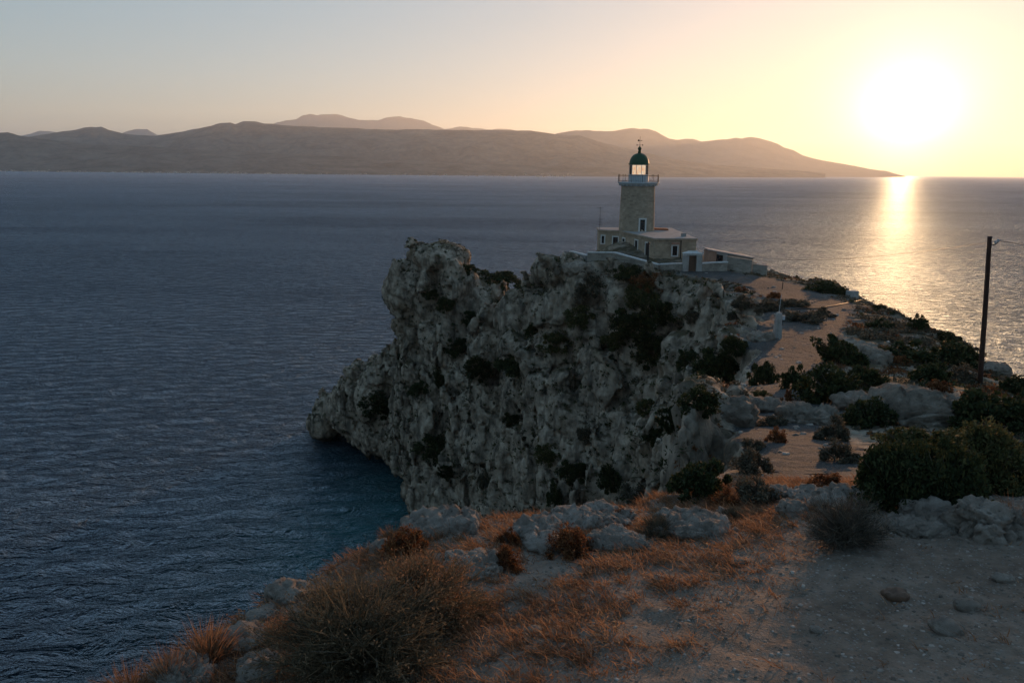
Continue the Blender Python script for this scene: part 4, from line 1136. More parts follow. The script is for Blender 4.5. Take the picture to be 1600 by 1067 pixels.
FORE_G, MID_G = "limestone rocks along the foreground edge", "limestone outcrops on the headland"
ROCKS = [  # px, py (foot), width px, height px, depth factor, distance hint or None, detail, label
 (683,836,125,36,0.8,9.6,5,"long pale rock on the brink, leftmost of the rim rocks above the cove",FORE_G),
 (838,846,88,48,0.9,9.0,5,"rounded grey rock in the middle of the foreground rim",FORE_G),
 (893,830,98,44,0.9,9.9,5,"broad cracked rock behind the red-brown plants on the rim",FORE_G),
 (948,826,92,44,0.9,10.6,5,"tallest humped rock at the centre of the foreground rim",FORE_G),
 (850,864,58,42,1.0,8.3,5,"smaller rounded rock in front of the rim rocks",FORE_G),
 (968,862,92,36,0.9,8.7,5,"low grey rock just right of the red-brown plants",FORE_G),
 (737,902,92,36,1.1,7.5,5,"flat cracked slab between the big shrub and the rim rocks",FORE_G),
 (594,864,36,34,1.0,8.7,4,"small pale rock at the left end of the rim",FORE_G),
 (1094,840,120,32,0.9,9.4,5,"long flat whale-backed rock in the orange grass",FORE_G),
 (1106,818,44,22,1.0,10.6,4,"small rock at the brink behind the whale-backed rock",FORE_G),
 (1138,814,36,28,1.0,10.8,4,"small upright rock on the brink right of the low brush",FORE_G),
 (1216,782,46,34,1.0,12.0,4,"angular rock at the left of the path's start",FORE_G),
 (1244,806,46,34,1.0,10.9,4,"squat rock below the path among orange grass",FORE_G),
 (1274,788,62,26,1.0,11.6,4,"flat rock capped by orange grass at the path's start",FORE_G),
 (1330,800,90,42,0.9,11.2,5,"broad grey rock behind the dead twig bush",FORE_G),
 (1432,806,34,32,1.0,10.2,4,"pale upright stone at the foot of the green thicket",FORE_G),
 (1476,818,62,42,0.9,9.8,5,"pale jagged rock in the gravel before the green thicket",FORE_G),
 (1458,836,92,20,0.8,9.2,4,"low pale ledge flush with the gravel",FORE_G),
 (1566,842,92,92,0.8,9.3,5,"big white weathered rock at the right edge of the picture",FORE_G),
 (1588,748,70,46,0.8,12.8,4,"rounded pale rock at the right edge above the white rock",FORE_G),
 (374,1016,72,40,1.0,6.7,5,"pale angular rock on the brink left of the big shrub",FORE_G),
 (274,1076,84,46,1.0,6.0,5,"pale rock at the very bottom left brink",FORE_G),
 (408,974,44,30,1.0,7.2,4,"small rock on the brink against the dark water",FORE_G),
 (182,1056,54,24,1.0,6.3,4,"low rock at the far left end of the brink",FORE_G),
 (446,940,60,44,1.0,7.5,4,"pale rock showing behind the big shrub's left side",FORE_G),
 (402,1066,70,46,1.0,5.9,4,"grey rock at the bottom edge under the big shrub",FORE_G),
 (1148,664,76,84,1.0,None,5,"pale upright outcrop at the corner of the ravine, left of the path",MID_G),
 (1196,642,60,36,1.0,None,5,"low ledge of rock between the outcrop and the path",MID_G),
 (1348,556,52,46,0.9,None,5,"grey boulder left half of the split knoll beyond the thicket",MID_G),
 (1372,570,48,52,0.9,None,5,"pale boulder right half of the split knoll beyond the thicket",MID_G),
 (1448,664,185,104,0.6,None,5,"large cracked limestone dome sloping right below the utility pole",MID_G),
 (1340,640,66,44,0.8,None,5,"pale rock left of the limestone dome among dark bushes",MID_G),
 (1268,664,86,58,0.7,None,5,"broken rock bank right of the path below the thicket",MID_G),
 (1192,534,38,30,1.0,None,4,"round boulder beside the white pillar",MID_G),
 (1516,552,46,28,0.8,None,4,"rock on the right skyline left of the utility pole",MID_G),
 (1558,586,50,34,0.8,None,4,"rock on the right skyline right of the utility pole",MID_G),
 (853,414,20,22,1.0,None,4,"knob of rock jutting up at the cliff top left of the yard wall",MID_G),
 (905,424,48,32,0.8,None,4,"smooth boulder under the left end of the yard wall",MID_G),
 (772,442,34,20,0.8,None,4,"pale boulder on the low saddle of the cliff crest",MID_G),
]
def place(px, py, dist=None):
    if dist is not None:
        p = at(px, py, dist); g, n = drop(p.x, p.y)
        return g, n
    return hit(px, py)
for i, (px_, py_, w, h, dep, dist, det, lab, grp) in enumerate(ROCKS):
    p, n = hit(px_, py_ - 2)
    if p is None or (dist and abs(p.y - dist) > 2.5): p, n = place(px_, py_, dist or 40)
    s = (p - CAM).length / FPX
    W_, H_ = w * s * 1.0, h * s * (0.42 if dist else 0.36)
    me = make_rock((W_, W_ * dep, H_ * 2.0), 100 + i, 5 if w >= 84 else min(det, 4), 1.0, m_rock if grp == FORE_G else m_rockd)
    o = link("rock", me); o.location = p + Vector((0, W_ * dep * 0.32, H_ * 0.02)); o.rotation_euler = (0, 0, random.Random(i).uniform(-0.4, 0.4))
    tag(o, lab, "rock", grp)
bpy.context.view_layer.update()

# ================================================================== vegetation
def leafy(name, stops, trans=0.35, rough=0.7, scale=2.5):
    """leaf or straw: colour varies through the plant, light shines through"""
    t = NT(name); geo = t.n("ShaderNodeNewGeometry")
    f = t.noise(geo.outputs["Position"], scale, 4, 0.6)
    rnd = geo.outputs["Random Per Island"]
    fac = t.math('ADD', t.math('MULTIPLY', f, 0.55), t.math('MULTIPLY', rnd, 0.45))
    c = t.ramp(fac, stops)
    d = t.n("ShaderNodeBsdfPrincipled"); t.l(c, d.inputs["Base Color"]); d.inputs["Roughness"].default_value = rough; d.inputs["Specular IOR Level"].default_value = 0.2
    tr = t.n("ShaderNodeBsdfTranslucent"); t.l(c, tr.inputs["Color"])
    mx = t.n("ShaderNodeMixShader"); mx.inputs[0].default_value = trans
    t.l(d.outputs[0], mx.inputs[1]); t.l(tr.outputs[0], mx.inputs[2]); t.l(mx.outputs[0], t.out.inputs["Surface"])
    return t.m
m_green = leafy("evergreen_leaves", [(0.25, (0.016, 0.024, 0.010)), (0.55, (0.036, 0.048, 0.018)), (0.8, (0.085, 0.085, 0.030))], 0.25)
m_olive = leafy("olive_leaves", [(0.25, (0.030, 0.036, 0.014)), (0.55, (0.075, 0.080, 0.030)), (0.8, (0.15, 0.125, 0.05))], 0.3)
m_greyb = leafy("grey_thorn", [(0.25, (0.045, 0.040, 0.028)), (0.55, (0.10, 0.088, 0.062)), (0.8, (0.19, 0.155, 0.105))], 0.25)
m_rust = leafy("rusty_leaves", [(0.25, (0.07, 0.028, 0.014)), (0.55, (0.17, 0.070, 0.030)), (0.8, (0.30, 0.15, 0.06))], 0.4)
m_straw = leafy("dry_grass_blades", [(0.2, (0.13, 0.062, 0.034)), (0.5, (0.28, 0.145, 0.078)), (0.8, (0.48, 0.30, 0.18))], 0.5, 0.6, 1.5)
m_thyme = leafy("thyme_leaves", [(0.25, (0.06, 0.050, 0.034)), (0.55, (0.145, 0.115, 0.072)), (0.8, (0.29, 0.20, 0.12))], 0.4, 0.7, 3.0)
m_twig = leafy("bare_twigs", [(0.25, (0.05, 0.042, 0.034)), (0.55, (0.10, 0.085, 0.068)), (0.8, (0.20, 0.165, 0.125))], 0.1, 0.8, 6.0)

def quads(C, U, Wv):
    """a quad per row: centre C, half-axes U and Wv"""
    n = len(C)
    V = np.stack([C - U - Wv * 0.5, C + U * 0.2 - Wv, C + U, C + U * 0.2 + Wv], 1).reshape(-1, 3)
    return V, np.arange(4 * n).reshape(n, 4)

def bush_mesh(name, seed, mat, leaves=2600, leaf=0.075, clumps=26, lean=0.0, elong=2.0, flat=1.0, fuzz=0.0):
    """a crown about 1 m in radius and 1 m high: uneven clumps of leaf-sized faces with gaps between"""
    rs = np.random.RandomState(seed)
    a = rs.rand(clumps) * 2 * np.pi; zz = rs.rand(clumps) ** 0.8; r = np.sqrt(np.maximum(0.05, 1 - zz ** 2)) * rs.uniform(0.55, 1.0, clumps)
    cc = np.stack([np.cos(a) * r * 0.98 * rs.uniform(0.7, 1.2, clumps), np.sin(a) * r * 0.95 * rs.uniform(0.7, 1.2, clumps), zz * 0.85 * rs.uniform(0.4, 1.1, clumps) * flat], 1)
    cr = rs.uniform(0.10, 0.30, clumps)
    k = rs.randint(0, clumps, leaves)
    dirs = unit(rs.normal(size=(leaves, 3)) + np.array([0, 0, 0.35]))
    C = cc[k] + dirs * (cr[k] * rs.rand(leaves) ** 0.45)[:, None] * (1 + fuzz * rs.rand(leaves)[:, None])
    C[:, 2] = np.maximum(C[:, 2], 0.02 + 0.05 * rs.rand(leaves))
    C[:, 0] += lean * C[:, 2] ** 1.2
    U = unit(dirs + 0.8 * rs.normal(size=(leaves, 3))); Wv = unit(np.cross(U, rs.normal(size=(leaves, 3))))
    s = leaf * rs.uniform(0.6, 1.4, leaves)
    V, F = quads(C, U * (s * elong * 0.5)[:, None], Wv * (s * 0.5)[:, None])
    return np_mesh(name, V, F, mat, smooth=False)

def stems_mesh(name, seed, mat, n=14, r=0.022, lean=0.0, spread=0.8):
    rs = np.random.RandomState(seed); b = MB()
    for k in range(n):
        a = rs.rand() * 2 * math.pi; q = rs.uniform(0.3, 1.0) * spread; z = rs.uniform(0.45, 0.85)
        b.tube([(0.04 * math.cos(a), 0.04 * math.sin(a), -0.15), (q * 0.45 * math.cos(a + 0.3) + lean * z * 0.4, q * 0.45 * math.sin(a + 0.3), z * 0.55), (q * math.cos(a) + lean * z, q * math.sin(a), z)], r, r * 0.3, 4)
    me = bpy.data.meshes.new(name); me.from_pydata(b.v, [], b.f); me.update(); me.materials.append(mat)
    return me

def blades(C, D, L, Wd, bend, rs):
    """bent grass blades or fine twigs: three tapering pieces each"""
    n = len(C); side = unit(np.cross(D, rs.normal(size=(n, 3)))); bd = unit(bend + 0.3 * rs.normal(size=(n, 3)))
    p0 = C; p1 = C + D * (L * 0.5)[:, None] + bd * (L * 0.08)[:, None]; p2 = C + D * (L * 0.9)[:, None] + bd * (L * 0.34)[:, None]
    w = (Wd * 0.5)[:, None]
    V = np.stack([p0 - side * w, p0 + side * w, p1 + side * w * 0.8, p1 - side * w * 0.8, p2 + side * w * 0.15, p2 - side * w * 0.15], 1).reshape(-1, 3)
    i = np.arange(n)[:, None] * 6
    return V, np.concatenate([i + np.array([[0, 1, 2, 3]]), i + np.array([[3, 2, 4, 5]])])

def tuft_mesh(name, seed, mat, n=260, width=0.03, spread=0.55):
    rs = np.random.RandomState(seed)
    a = rs.rand(n) * 2 * np.pi; r = rs.rand(n) ** 0.6 * spread
    C = np.stack([np.cos(a) * r, np.sin(a) * r, np.full(n, -0.03)], 1)
    D = unit(np.stack([np.cos(a) * r * 0.9, np.sin(a) * r * 0.9, np.ones(n)], 1) + 0.22 * rs.normal(size=(n, 3)))
    V, F = blades(C, D, rs.uniform(0.5, 1.1, n), np.full(n, width), np.stack([np.cos(a), np.sin(a), -0.3 * np.ones(n)], 1) * 0.8 + np.array([-0.35, 0, 0]), rs)
    return np_mesh(name, V, F, mat, smooth=False)

def twig_bush_mesh(name, seed, mat, n=1500, width=0.012, leaves=0, leaf=0.03, low=0.25, leafmat=None):
    """a dome of fine branching twigs about 1 m in radius"""
    rs = np.random.RandomState(seed)
    m = 90; d0 = unit(np.stack([rs.normal(size=m), rs.normal(size=m), np.abs(rs.normal(size=m)) * 0.9 + low], 1))
    k = rs.randint(0, m, n); t = rs.uniform(0.15, 0.85, n)
    L0 = rs.uniform(0.75, 1.1, m)
    C = d0[k] * (t * L0[k])[:, None]
    D = unit(d0[k] + 0.55 * rs.normal(size=(n, 3)) + np.array([0, 0, 0.15]))
    V1, F1 = blades(np.zeros((m, 3)), d0, L0 * 1.0, np.full(m, width * 2.6), rs.normal(size=(m, 3)), rs)
    V2, F2 = blades(C, D, rs.uniform(0.15, 0.42, n), np.full(n, width), rs.normal(size=(n, 3)), rs)
    V = np.concatenate([V1, V2]); F = np.concatenate([F1, F2 + len(V1)])
    tips = C + D * 0.25
    V[:, 2] = np.maximum(V[:, 2], -0.03)
    tw = np_mesh(name, V, F, mat, smooth=False)
    lf = None
    if leaves:
        kk = rs.randint(0, n, leaves); P = C[kk] + D[kk] * (rs.uniform(0.02, 0.40, leaves))[:, None] + 0.02 * rs.normal(size=(leaves, 3))
        P[:, 2] = np.maximum(P[:, 2], 0.01)
        U = unit(D[kk] + 0.7 * rs.normal(size=(leaves, 3))); Wv = unit(np.cross(U, rs.normal(size=(leaves, 3)))); s = leaf * rs.uniform(0.6, 1.5, leaves)
        V, F = quads(P, U * s[:, None], Wv * (s * 0.35)[:, None])
        lf = np_mesh("foliage", V, F, leafmat or mat, smooth=False)
    return tw, lf

KIND = {}
for k in range(3):
    KIND[("green", k)] = (bush_mesh("foliage", 10 + k, m_green, 4200, 0.062, 38), stems_mesh("stems", 10 + k, m_twig))
    KIND[("olive", k)] = (bush_mesh("foliage", 20 + k, m_olive, 3600, 0.06, 34), stems_mesh("stems", 20 + k, m_twig))
    KIND[("grey", k)] = (bush_mesh("foliage", 30 + k, m_greyb, 3200, 0.055, 22, elong=3.2, fuzz=0.35), stems_mesh("stems", 30 + k, m_twig))
    KIND[("rust", k)] = (bush_mesh("foliage", 40 + k, m_rust, 2200, 0.06, 22, elong=2.6, fuzz=0.3), stems_mesh("stems", 40 + k, m_twig))
    KIND[("straw", k)] = (tuft_mesh("blades", 50 + k, m_straw, 420, 0.032), None)
KIND[("lean", 0)] = (bush_mesh("foliage", 61, m_green, 3600, 0.065, 26, lean=-0.9), stems_mesh("stems", 61, m_twig, lean=-0.9))
# fine-leaved versions for the near thicket
for k in range(3):
    KIND[("near", k)] = (bush_mesh("foliage", 70 + k, m_green if k else m_olive, 15000, 0.034, 60, elong=2.6, fuzz=0.25), stems_mesh("stems", 70 + k, m_twig, 34, 0.014))
    KIND[("nearrust", k)] = (bush_mesh("foliage", 80 + k, m_rust, 4200, 0.05, 34, elong=2.2, fuzz=0.35), stems_mesh("stems", 80 + k, m_twig, 20, 0.016))
    KIND[("neargrey", k)] = (twig_bush_mesh("foliage", 90 + k, m_greyb, 2600, 0.014)[0], stems_mesh("stems", 90 + k, m_twig, 20, 0.014))

NAMES = {"green": ("evergreen_shrub", "shrub"), "olive": ("olive_green_shrub", "shrub"), "grey": ("thorn_cushion", "shrub"), "rust": ("rusty_shrub", "shrub"), "straw": ("grass_tuft", "grass tuft"),
         "lean": ("windswept_juniper", "shrub"), "near": ("evergreen_shrub", "shrub"), "nearrust": ("rusty_shrub", "shrub"), "neargrey": ("thorn_cushion", "shrub")}
CLIFF_G, TOP_G, EDGE_G, THICK_G = "shrubs growing in the cliff face", "shrubs on the headland top", "plants along the foreground edge", "green thicket at the right"
SHRUBS = [  # px, py of the foot, width px, height px, kind, label, group
 (1293,458,64,24,"green","dark low bush on the skyline between hut wall and concrete block",TOP_G),
 (1374,484,32,12,"green","tiny flat bush on the skyline right of the concrete block",TOP_G),
 (1433,514,26,28,"green","dark upright bush on the skyline in the sun's glitter",TOP_G),
 (1475,530,62,22,"green","low dark bush on the skyline right of the upright bush",TOP_G),
 (1512,540,60,18,"grey","brownish low bush on the skyline nearest the utility pole",TOP_G),
 (1376,512,46,18,"green","green cushion bush on the bare ground above the split knoll",TOP_G),
 (1250,502,66,26,"grey","grey thorn cushion right of the white pillar",TOP_G),
 (1290,494,36,16,"grey","small grey cushion at the right end of the scrub by the pillar",TOP_G),
 (1196,486,56,22,"grey","grey scrub above the white pillar to its left",TOP_G),
 (1232,478,52,20,"grey","grey scrub on the bank above the white pillar",TOP_G),
 (1160,478,42,20,"grey","grey scrub at the cliff edge below the stone hut",TOP_G),
 (1152,500,40,22,"grey","dull scrub on the cliff edge left of the pillar",TOP_G),
 (1207,466,24,14,"rust","small orange tuft on the roadside bank",TOP_G),
 (1157,456,24,12,"rust","small orange tuft on the bank near the iron stake",TOP_G),
 (1322,566,70,54,"lean","windswept dark juniper leaning left above the path",TOP_G),
 (1300,626,90,72,"green","large dark bush below the windswept juniper",TOP_G),
 (1352,608,60,50,"green","dark bush left of the split knoll's foot",TOP_G),
 (1420,566,92,44,"green","dark bush band behind the split knoll",TOP_G),
 (1492,566,84,42,"green","dark bush left of the utility pole's middle",TOP_G),
 (1456,598,66,44,"green","round dark bush above the limestone dome",TOP_G),
 (1498,596,50,30,"grey","pale grey shrub left of the utility pole's foot",TOP_G),
 (1466,610,40,22,"rust","orange shrub on top of the limestone dome",TOP_G),
 (1405,572,38,22,"rust","orange tussock right of the split knoll",TOP_G),
 (1440,640,36,20,"rust","rusty tuft on the limestone dome's crest",TOP_G),
 (1495,640,38,20,"rust","rusty tuft on the dome's right slope",TOP_G),
 (1555,672,120,80,"green","big dark bush in front of the utility pole's foot",THICK_G),
 (1600,660,70,56,"green","dark bush cut by the right edge behind the pole",THICK_G),
 (1584,612,50,30,"green","low dark bush on the skyline at the right edge",THICK_G),
 (1190,600,48,50,"green","dark upright bush left of the path near the outcrop",TOP_G),
 (1244,604,50,44,"green","dark bush in the middle beside the path",TOP_G),
 (1352,664,80,56,"green","dark dome bush in front of the pale rock",TOP_G),
 (1300,688,54,42,"grey","grey brushwood beside the path's right side",TOP_G),
 (1186,622,40,18,"olive","light green cushion on top of the pale outcrop",TOP_G),
 (1206,664,40,24,"grey","dry cushion left of the path",TOP_G),
 (1212,690,34,30,"rust","rusty dry bush left of the path",TOP_G),
 (1230,628,18,24,"rust","small rusty bush at the path bend",TOP_G),
 (1178,700,36,24,"grey","grey cushion on the slope left of the path",TOP_G),
 (1094,772,104,80,"green","large dark bush hanging over the ravine left of the path",TOP_G),
 (1176,738,70,46,"grey","grey-brown bush above the ravine's brink",TOP_G),
 (1184,784,74,56,"grey","big dry cushion left of the path's start",TOP_G),
 (1130,790,52,34,"rust","rusty brush on the brink right of the ravine bush",TOP_G),
 (1310,720,60,34,"grey","dark grey bush right of the path's start",TOP_G),
 (1290,762,56,30,"rust","orange-brown brush at the path's start",TOP_G),
 (1386,790,120,118,"near","left bush of the green thicket in the right foreground",THICK_G),
 (1462,786,130,126,"near","middle bush of the green thicket, the tallest",THICK_G),
 (1538,762,140,100,"near","right bush of the green thicket",THICK_G),
 (1600,756,90,74,"near","green bush cut by the right edge of the picture",THICK_G),
 (1420,708,90,50,"olive","yellowish bush at the back of the thicket below the dome",THICK_G),
 (1500,708,100,44,"olive","yellowish bush at the back of the thicket on the right",THICK_G),
 # cliff
 (776,442,72,28,"green","dark bush on the low crest between the head rock and the wall",CLIFF_G),
 (730,424,30,16,"green","small dark bush under the top of the head rock",CLIFF_G),
 (699,480,30,24,"green","dark bush in a hollow high on the head rock",CLIFF_G),
 (672,462,24,16,"green","dark tuft below the brow of the head rock",CLIFF_G),
 (713,546,40,32,"green","dark bush below the neck of the head rock",CLIFF_G),
 (752,582,40,52,"green","tall dark bush in the crack below the crest saddle",CLIFF_G),
 (808,578,62,48,"green","broad dark bush in the middle of the cliff",CLIFF_G),
 (735,500,34,24,"green","dark bush in the diagonal crack under the crest",CLIFF_G),
 (594,636,50,46,"green","dark bush on the shoulder above the sea on the left",CLIFF_G),
 (655,614,36,28,"green","dark bush right of the shoulder above the sea",CLIFF_G),
 (622,560,20,14,"green","tiny dark tuft at the neck of the head rock",CLIFF_G),
 (692,600,22,34,"green","narrow dark bush in an upright crack of the cliff",CLIFF_G),
 (680,702,66,40,"green","dark bush under the overhang above the cove",CLIFF_G),
 (700,742,24,44,"green","narrow dark bush low over the cove",CLIFF_G),
 (922,458,52,42,"grey","grey brush between boulders under the yard wall",CLIFF_G),
 (980,436,48,34,"green","dark green bush right under the yard wall",CLIFF_G),
 (1014,444,48,28,"rust","tan brush under the foot of the iron post",CLIFF_G),
 (1006,470,50,40,"olive","olive bush at the head of the big gully",CLIFF_G),
 (986,512,56,50,"green","dark bush on the left bank of the big gully",CLIFF_G),
 (1030,500,54,60,"green","dark bush filling the top of the big gully",CLIFF_G),
 (1024,556,62,62,"green","dark bush filling the middle of the big gully",CLIFF_G),
 (962,540,40,34,"olive","olive bush left of the big gully",CLIFF_G),
 (868,540,44,34,"olive","olive brush on the upper cliff left of the gully",CLIFF_G),
 (906,500,44,28,"olive","olive brush on a ledge under the boulders",CLIFF_G),
 (832,520,24,20,"green","small dark bush above the broad cliff bush",CLIFF_G),
 (1052,662,46,44,"green","dark bush on the slanting ribs of the cliff",CLIFF_G),
 (1096,638,54,50,"green","dark bush above the ravine behind the pale outcrop",CLIFF_G),
 (1120,588,64,66,"green","tall dark bush in the upper ravine",CLIFF_G),
 (1076,568,44,34,"green","dark bush on the cliff below the roadside",CLIFF_G),
 (1150,548,40,34,"green","dark bush at the top of the ravine below the pillar",CLIFF_G),
 (1084,500,30,22,"grey","grey tuft on the cliff below the road edge",CLIFF_G),
 (1010,640,34,26,"olive","olive bush on the lower cliff under the gully",CLIFF_G),
 (858,716,40,34,"olive","yellowish growth at the mouth of the small cave",CLIFF_G),
 (894,744,44,44,"green","dark bush low in the cliff right of the cave",CLIFF_G),
 (868,786,32,50,"green","dark bush low in the cliff above the rim rocks",CLIFF_G),
 (958,760,40,52,"green","dark bush in the lower cliff above the rim's centre",CLIFF_G),
 (1024,690,36,44,"green","dark bush low on the slanting ribs",CLIFF_G),
 (920,680,34,28,"grey","grey tuft on the lower cliff",CLIFF_G),
 (1000,780,50,30,"grey","grey brush in the slope behind the rim rocks",CLIFF_G),
 (800,660,26,30,"green","small dark bush right of the overhang bush",CLIFF_G),
 (760,760,22,34,"grey","grey streak of brush in the lower cliff",CLIFF_G),
 # foreground
 (890,866,90,42,"nearrust","red-brown leafy plant between the rim rocks",EDGE_G),
 (636,864,66,44,"nearrust","dark red-brown plant at the rim's left end",EDGE_G),
 (797,850,36,26,"nearrust","small red-brown plant left of the rounded rim rock",EDGE_G),
 (792,888,50,36,"nearrust","red-brown plant behind the flat slab",EDGE_G),
 (968,816,40,22,"nearrust","rusty plant capping the tallest rim rock",EDGE_G),
 (1028,834,80,32,"neargrey","dull brush on the brink left of the whale-backed rock",EDGE_G),
 (1142,812,46,24,"neargrey","low dry brush on the brink among small rocks",EDGE_G),
 (1584,830,40,50,"straw","orange grass tuft beside the white rock at the right edge",EDGE_G),
 (326,1026,80,58,"straw","orange dry grass clump on the brink at lower left",EDGE_G),
 (268,1064,60,60,"straw","second orange grass clump on the brink further left",EDGE_G),
 (196,1076,80,44,"straw","low orange grass at the far left of the brink",EDGE_G),
 (436,990,44,34,"straw","small orange tuft left of the big shrub",EDGE_G),
 (612,822,40,24,"straw","orange grass tuft above the left end of the rim",EDGE_G),
]
for i, (px_, py_, w, h, kind, lab, grp) in enumerate(SHRUBS):
    nearby = grp in (EDGE_G,) or kind == "near"
    p, n = hit(px_, py_)
    if p is None:
        for dy in range(4, 60, 4):
            p, n = hit(px_, py_ + dy)
            if p is not None: break
    if p is None: continue
    s = (p - CAM).length / FPX
    v = [k for (kk, k) in KIND if kk == kind]; fol, stm = KIND[(kind, v[i % len(v)])]
    root = empty(NAMES[kind][0], p - n * (0.03 * w * s), random.Random(i).uniform(0, 6.28) if kind != "lean" else 0.0)
    rx = w * s * 0.56; rz = h * s * (0.82 if grp in (TOP_G, THICK_G) else 1.0)
    root.scale = (rx, rx * 0.85, rz)
    if grp == CLIFF_G: root.rotation_euler = (n.lerp(Vector((0, 0, 1)), 0.55)).to_track_quat('Z', 'Y').to_euler(); root.scale = (rx * 1.12, rx * 0.9, rz * 0.8)
    tag(root, lab, NAMES[kind][1], grp)
    link(fol.name.split(".")[0], fol, root)
    if stm: link("stems", stm, root)

# big shrub in the left foreground, and the dead twig bush
def big_bush(px_, py_, w, h, seed, n, leaves, leaf, mat, lmat, name, lab, width, dist):
    p, nn = place(px_, py_, dist); s = (p - CAM).length / FPX
    root = empty(name, p); tag(root, lab, "shrub")
    tw, lf = twig_bush_mesh("twigs", seed, mat, n, width, leaves, leaf, 0.25, lmat)
    root.scale = (w * s * 0.5, w * s * 0.46, h * s * 0.95)
    link("twigs", tw, root)
    if lf: link("foliage", lf, root)
    link("stems", stems_mesh("stems", seed, m_twig, 30, 0.012), root)
big_bush(566, 1068, 310, 116, 201, 8000, 14000, 0.018, m_thyme, m_thyme, "dry_shrub", "big olive-brown dry shrub at the left front of the grass", 0.008, 6.1)
big_bush(668, 1002, 220, 92, 202, 6500, 12000, 0.018, m_thyme, m_straw, "dry_shrub", "orange-tipped dry shrub right behind the big olive-brown one", 0.008, 6.9)
big_bush(1318, 868, 135, 74, 203, 4200, 3000, 0.016, m_twig, m_greyb, "dead_twig_bush", "dark bare twig bush at the edge of gravel and orange grass", 0.010, 8.4)

# ================================================================== dry grass, gravel
rs = np.random.RandomState(11)
def ground_points(n, x0, x1, y0, y1, keep):
    """random points on the near ground where keep(x, y) > random"""
    X = rs.uniform(x0, x1, n); Y = rs.uniform(y0, y1, n)
    k = keep(X, Y) > rs.rand(n); X, Y = X[k], Y[k]
    out = []
    for x, y in zip(X, Y):
        ok, loc, nor, _ = headland.ray_cast(Vector((x, y, 60.0)), Vector((0, 0, -1)))
        if ok and loc.z > 52.2 and nor.z > 0.6: out.append(loc[:])
    return np.array(out, np.float32)
def grass_keep(X, Y):
    line = X - (4.35 - (9.6 - Y) * 0.80)                       # right of this line is bare gravel
    n1 = fbm(np.stack([X / 0.9, Y / 0.9, X * 0], 1), 3); n2 = fbm(np.stack([X / 0.25 + 9, Y / 0.25, X * 0], 1), 2)
    return np.clip(sstep(0.5, -0.8, line + 0.9 * n1), 0.02, 1) * sstep(-0.18, 0.30, n1 * 0.8 + n2 * 0.6 + 0.10)
G = ground_points(27000, -5.0, 6.5, 4.2, 12.6, grass_keep)
idx = np.repeat(np.arange(len(G)), 9); n = len(idx)
C = G[idx] + np.concatenate([rs.normal(size=(n, 2)) * 0.035, np.full((n, 1), -0.01)], 1)
D = unit(np.stack([rs.normal(size=n) * 0.6 - 0.35, rs.normal(size=n) * 0.6, np.full(n, 0.75)], 1))
V, F = blades(C, D, rs.uniform(0.05, 0.18, n) * (0.7 + 0.6 * rs.rand(len(G)))[idx], rs.uniform(0.005, 0.010, n), np.stack([-np.ones(n) * 0.5, rs.normal(size=n) * 0.5, -0.5 * np.ones(n)], 1), rs)
o = link("dry_grass", np_mesh("dry_grass", V, F, m_straw, smooth=False))
tag(o, "orange sunlit dry grass covering the foreground", "grass", kind="stuff")

# low leaf litter and dry cushions between the blades
G2 = ground_points(12000, -5.0, 6.5, 4.2, 12.6, grass_keep)
idx = np.repeat(np.arange(len(G2)), 7); n = len(idx)
C = G2[idx] + np.concatenate([rs.normal(size=(n, 2)) * 0.05, np.abs(rs.normal(size=(n, 1))) * 0.022], 1)
U = unit(rs.normal(size=(n, 3)) + np.array([0, 0, 0.4])); Wv = unit(np.cross(U, rs.normal(size=(n, 3)))); s_ = rs.uniform(0.006, 0.016, n)
V, F = quads(C, U * s_[:, None] * 1.3, Wv * s_[:, None] * 0.6)
o = link("dry_litter", np_mesh("dry_litter", V, F, m_straw, smooth=False))
tag(o, "russet leaf litter and dry cushions among the foreground grass", "litter", kind="stuff")

def gravel_keep(X, Y):
    line = X - (3.75 - (9.6 - Y) * 0.82)
    return 0.25 + 0.75 * sstep(-1.0, 0.8, line)
Gp = ground_points(16000, -3.5, 8.5, 4.2, 11.5, gravel_keep)
base = np.array([(-1, -1, -.6), (1, -1, -.6), (1, 1, -.6), (-1, 1, -.6), (-.6, -.6, .6), (.6, -.6, .6), (.6, .6, .6), (-.6, .6, .6)], np.float32)
n = len(Gp); sz = 0.005 + 0.016 * rs.rand(n) ** 3.0
ang = rs.rand(n) * 6.28; ca, sa = np.cos(ang), np.sin(ang)
B = base[None] * (1 + 0.35 * rs.normal(size=(n, 8, 3))) * (sz[:, None] * np.stack([rs.uniform(0.8, 1.5, n), np.ones(n), rs.uniform(0.5, 0.9, n)], 1))[:, None, :]
Bx = B[..., 0] * ca[:, None] - B[..., 1] * sa[:, None]; By = B[..., 0] * sa[:, None] + B[..., 1] * ca[:, None]
V = np.stack([Bx, By, B[..., 2]], -1) + Gp[:, None, :]
q = np.array([(0, 3, 2, 1), (4, 5, 6, 7), (0, 1, 5, 4), (1, 2, 6, 5), (2, 3, 7, 6), (3, 0, 4, 7)])
F = (np.arange(n)[:, None, None] * 8 + q[None]).reshape(-1, 4)
def gravel_material():
    t = NT("gravel_stones"); geo = t.n("ShaderNodeNewGeometry")
    c = t.ramp(geo.outputs["Random Per Island"], [(0.0, (0.11, 0.09, 0.075)), (0.6, (0.20, 0.17, 0.145)), (1.0, (0.42, 0.37, 0.33))])
    t.principled(c, 0.9, t.bump(t.noise(geo.outputs["Position"], 60, 4), 0.4, 0.01), 0.15); return t.m
o = link("gravel", np_mesh("gravel", V.reshape(-1, 3), F, gravel_material(), smooth=False))
tag(o, "loose grey gravel on the bare ground of the foreground", "gravel", kind="stuff")

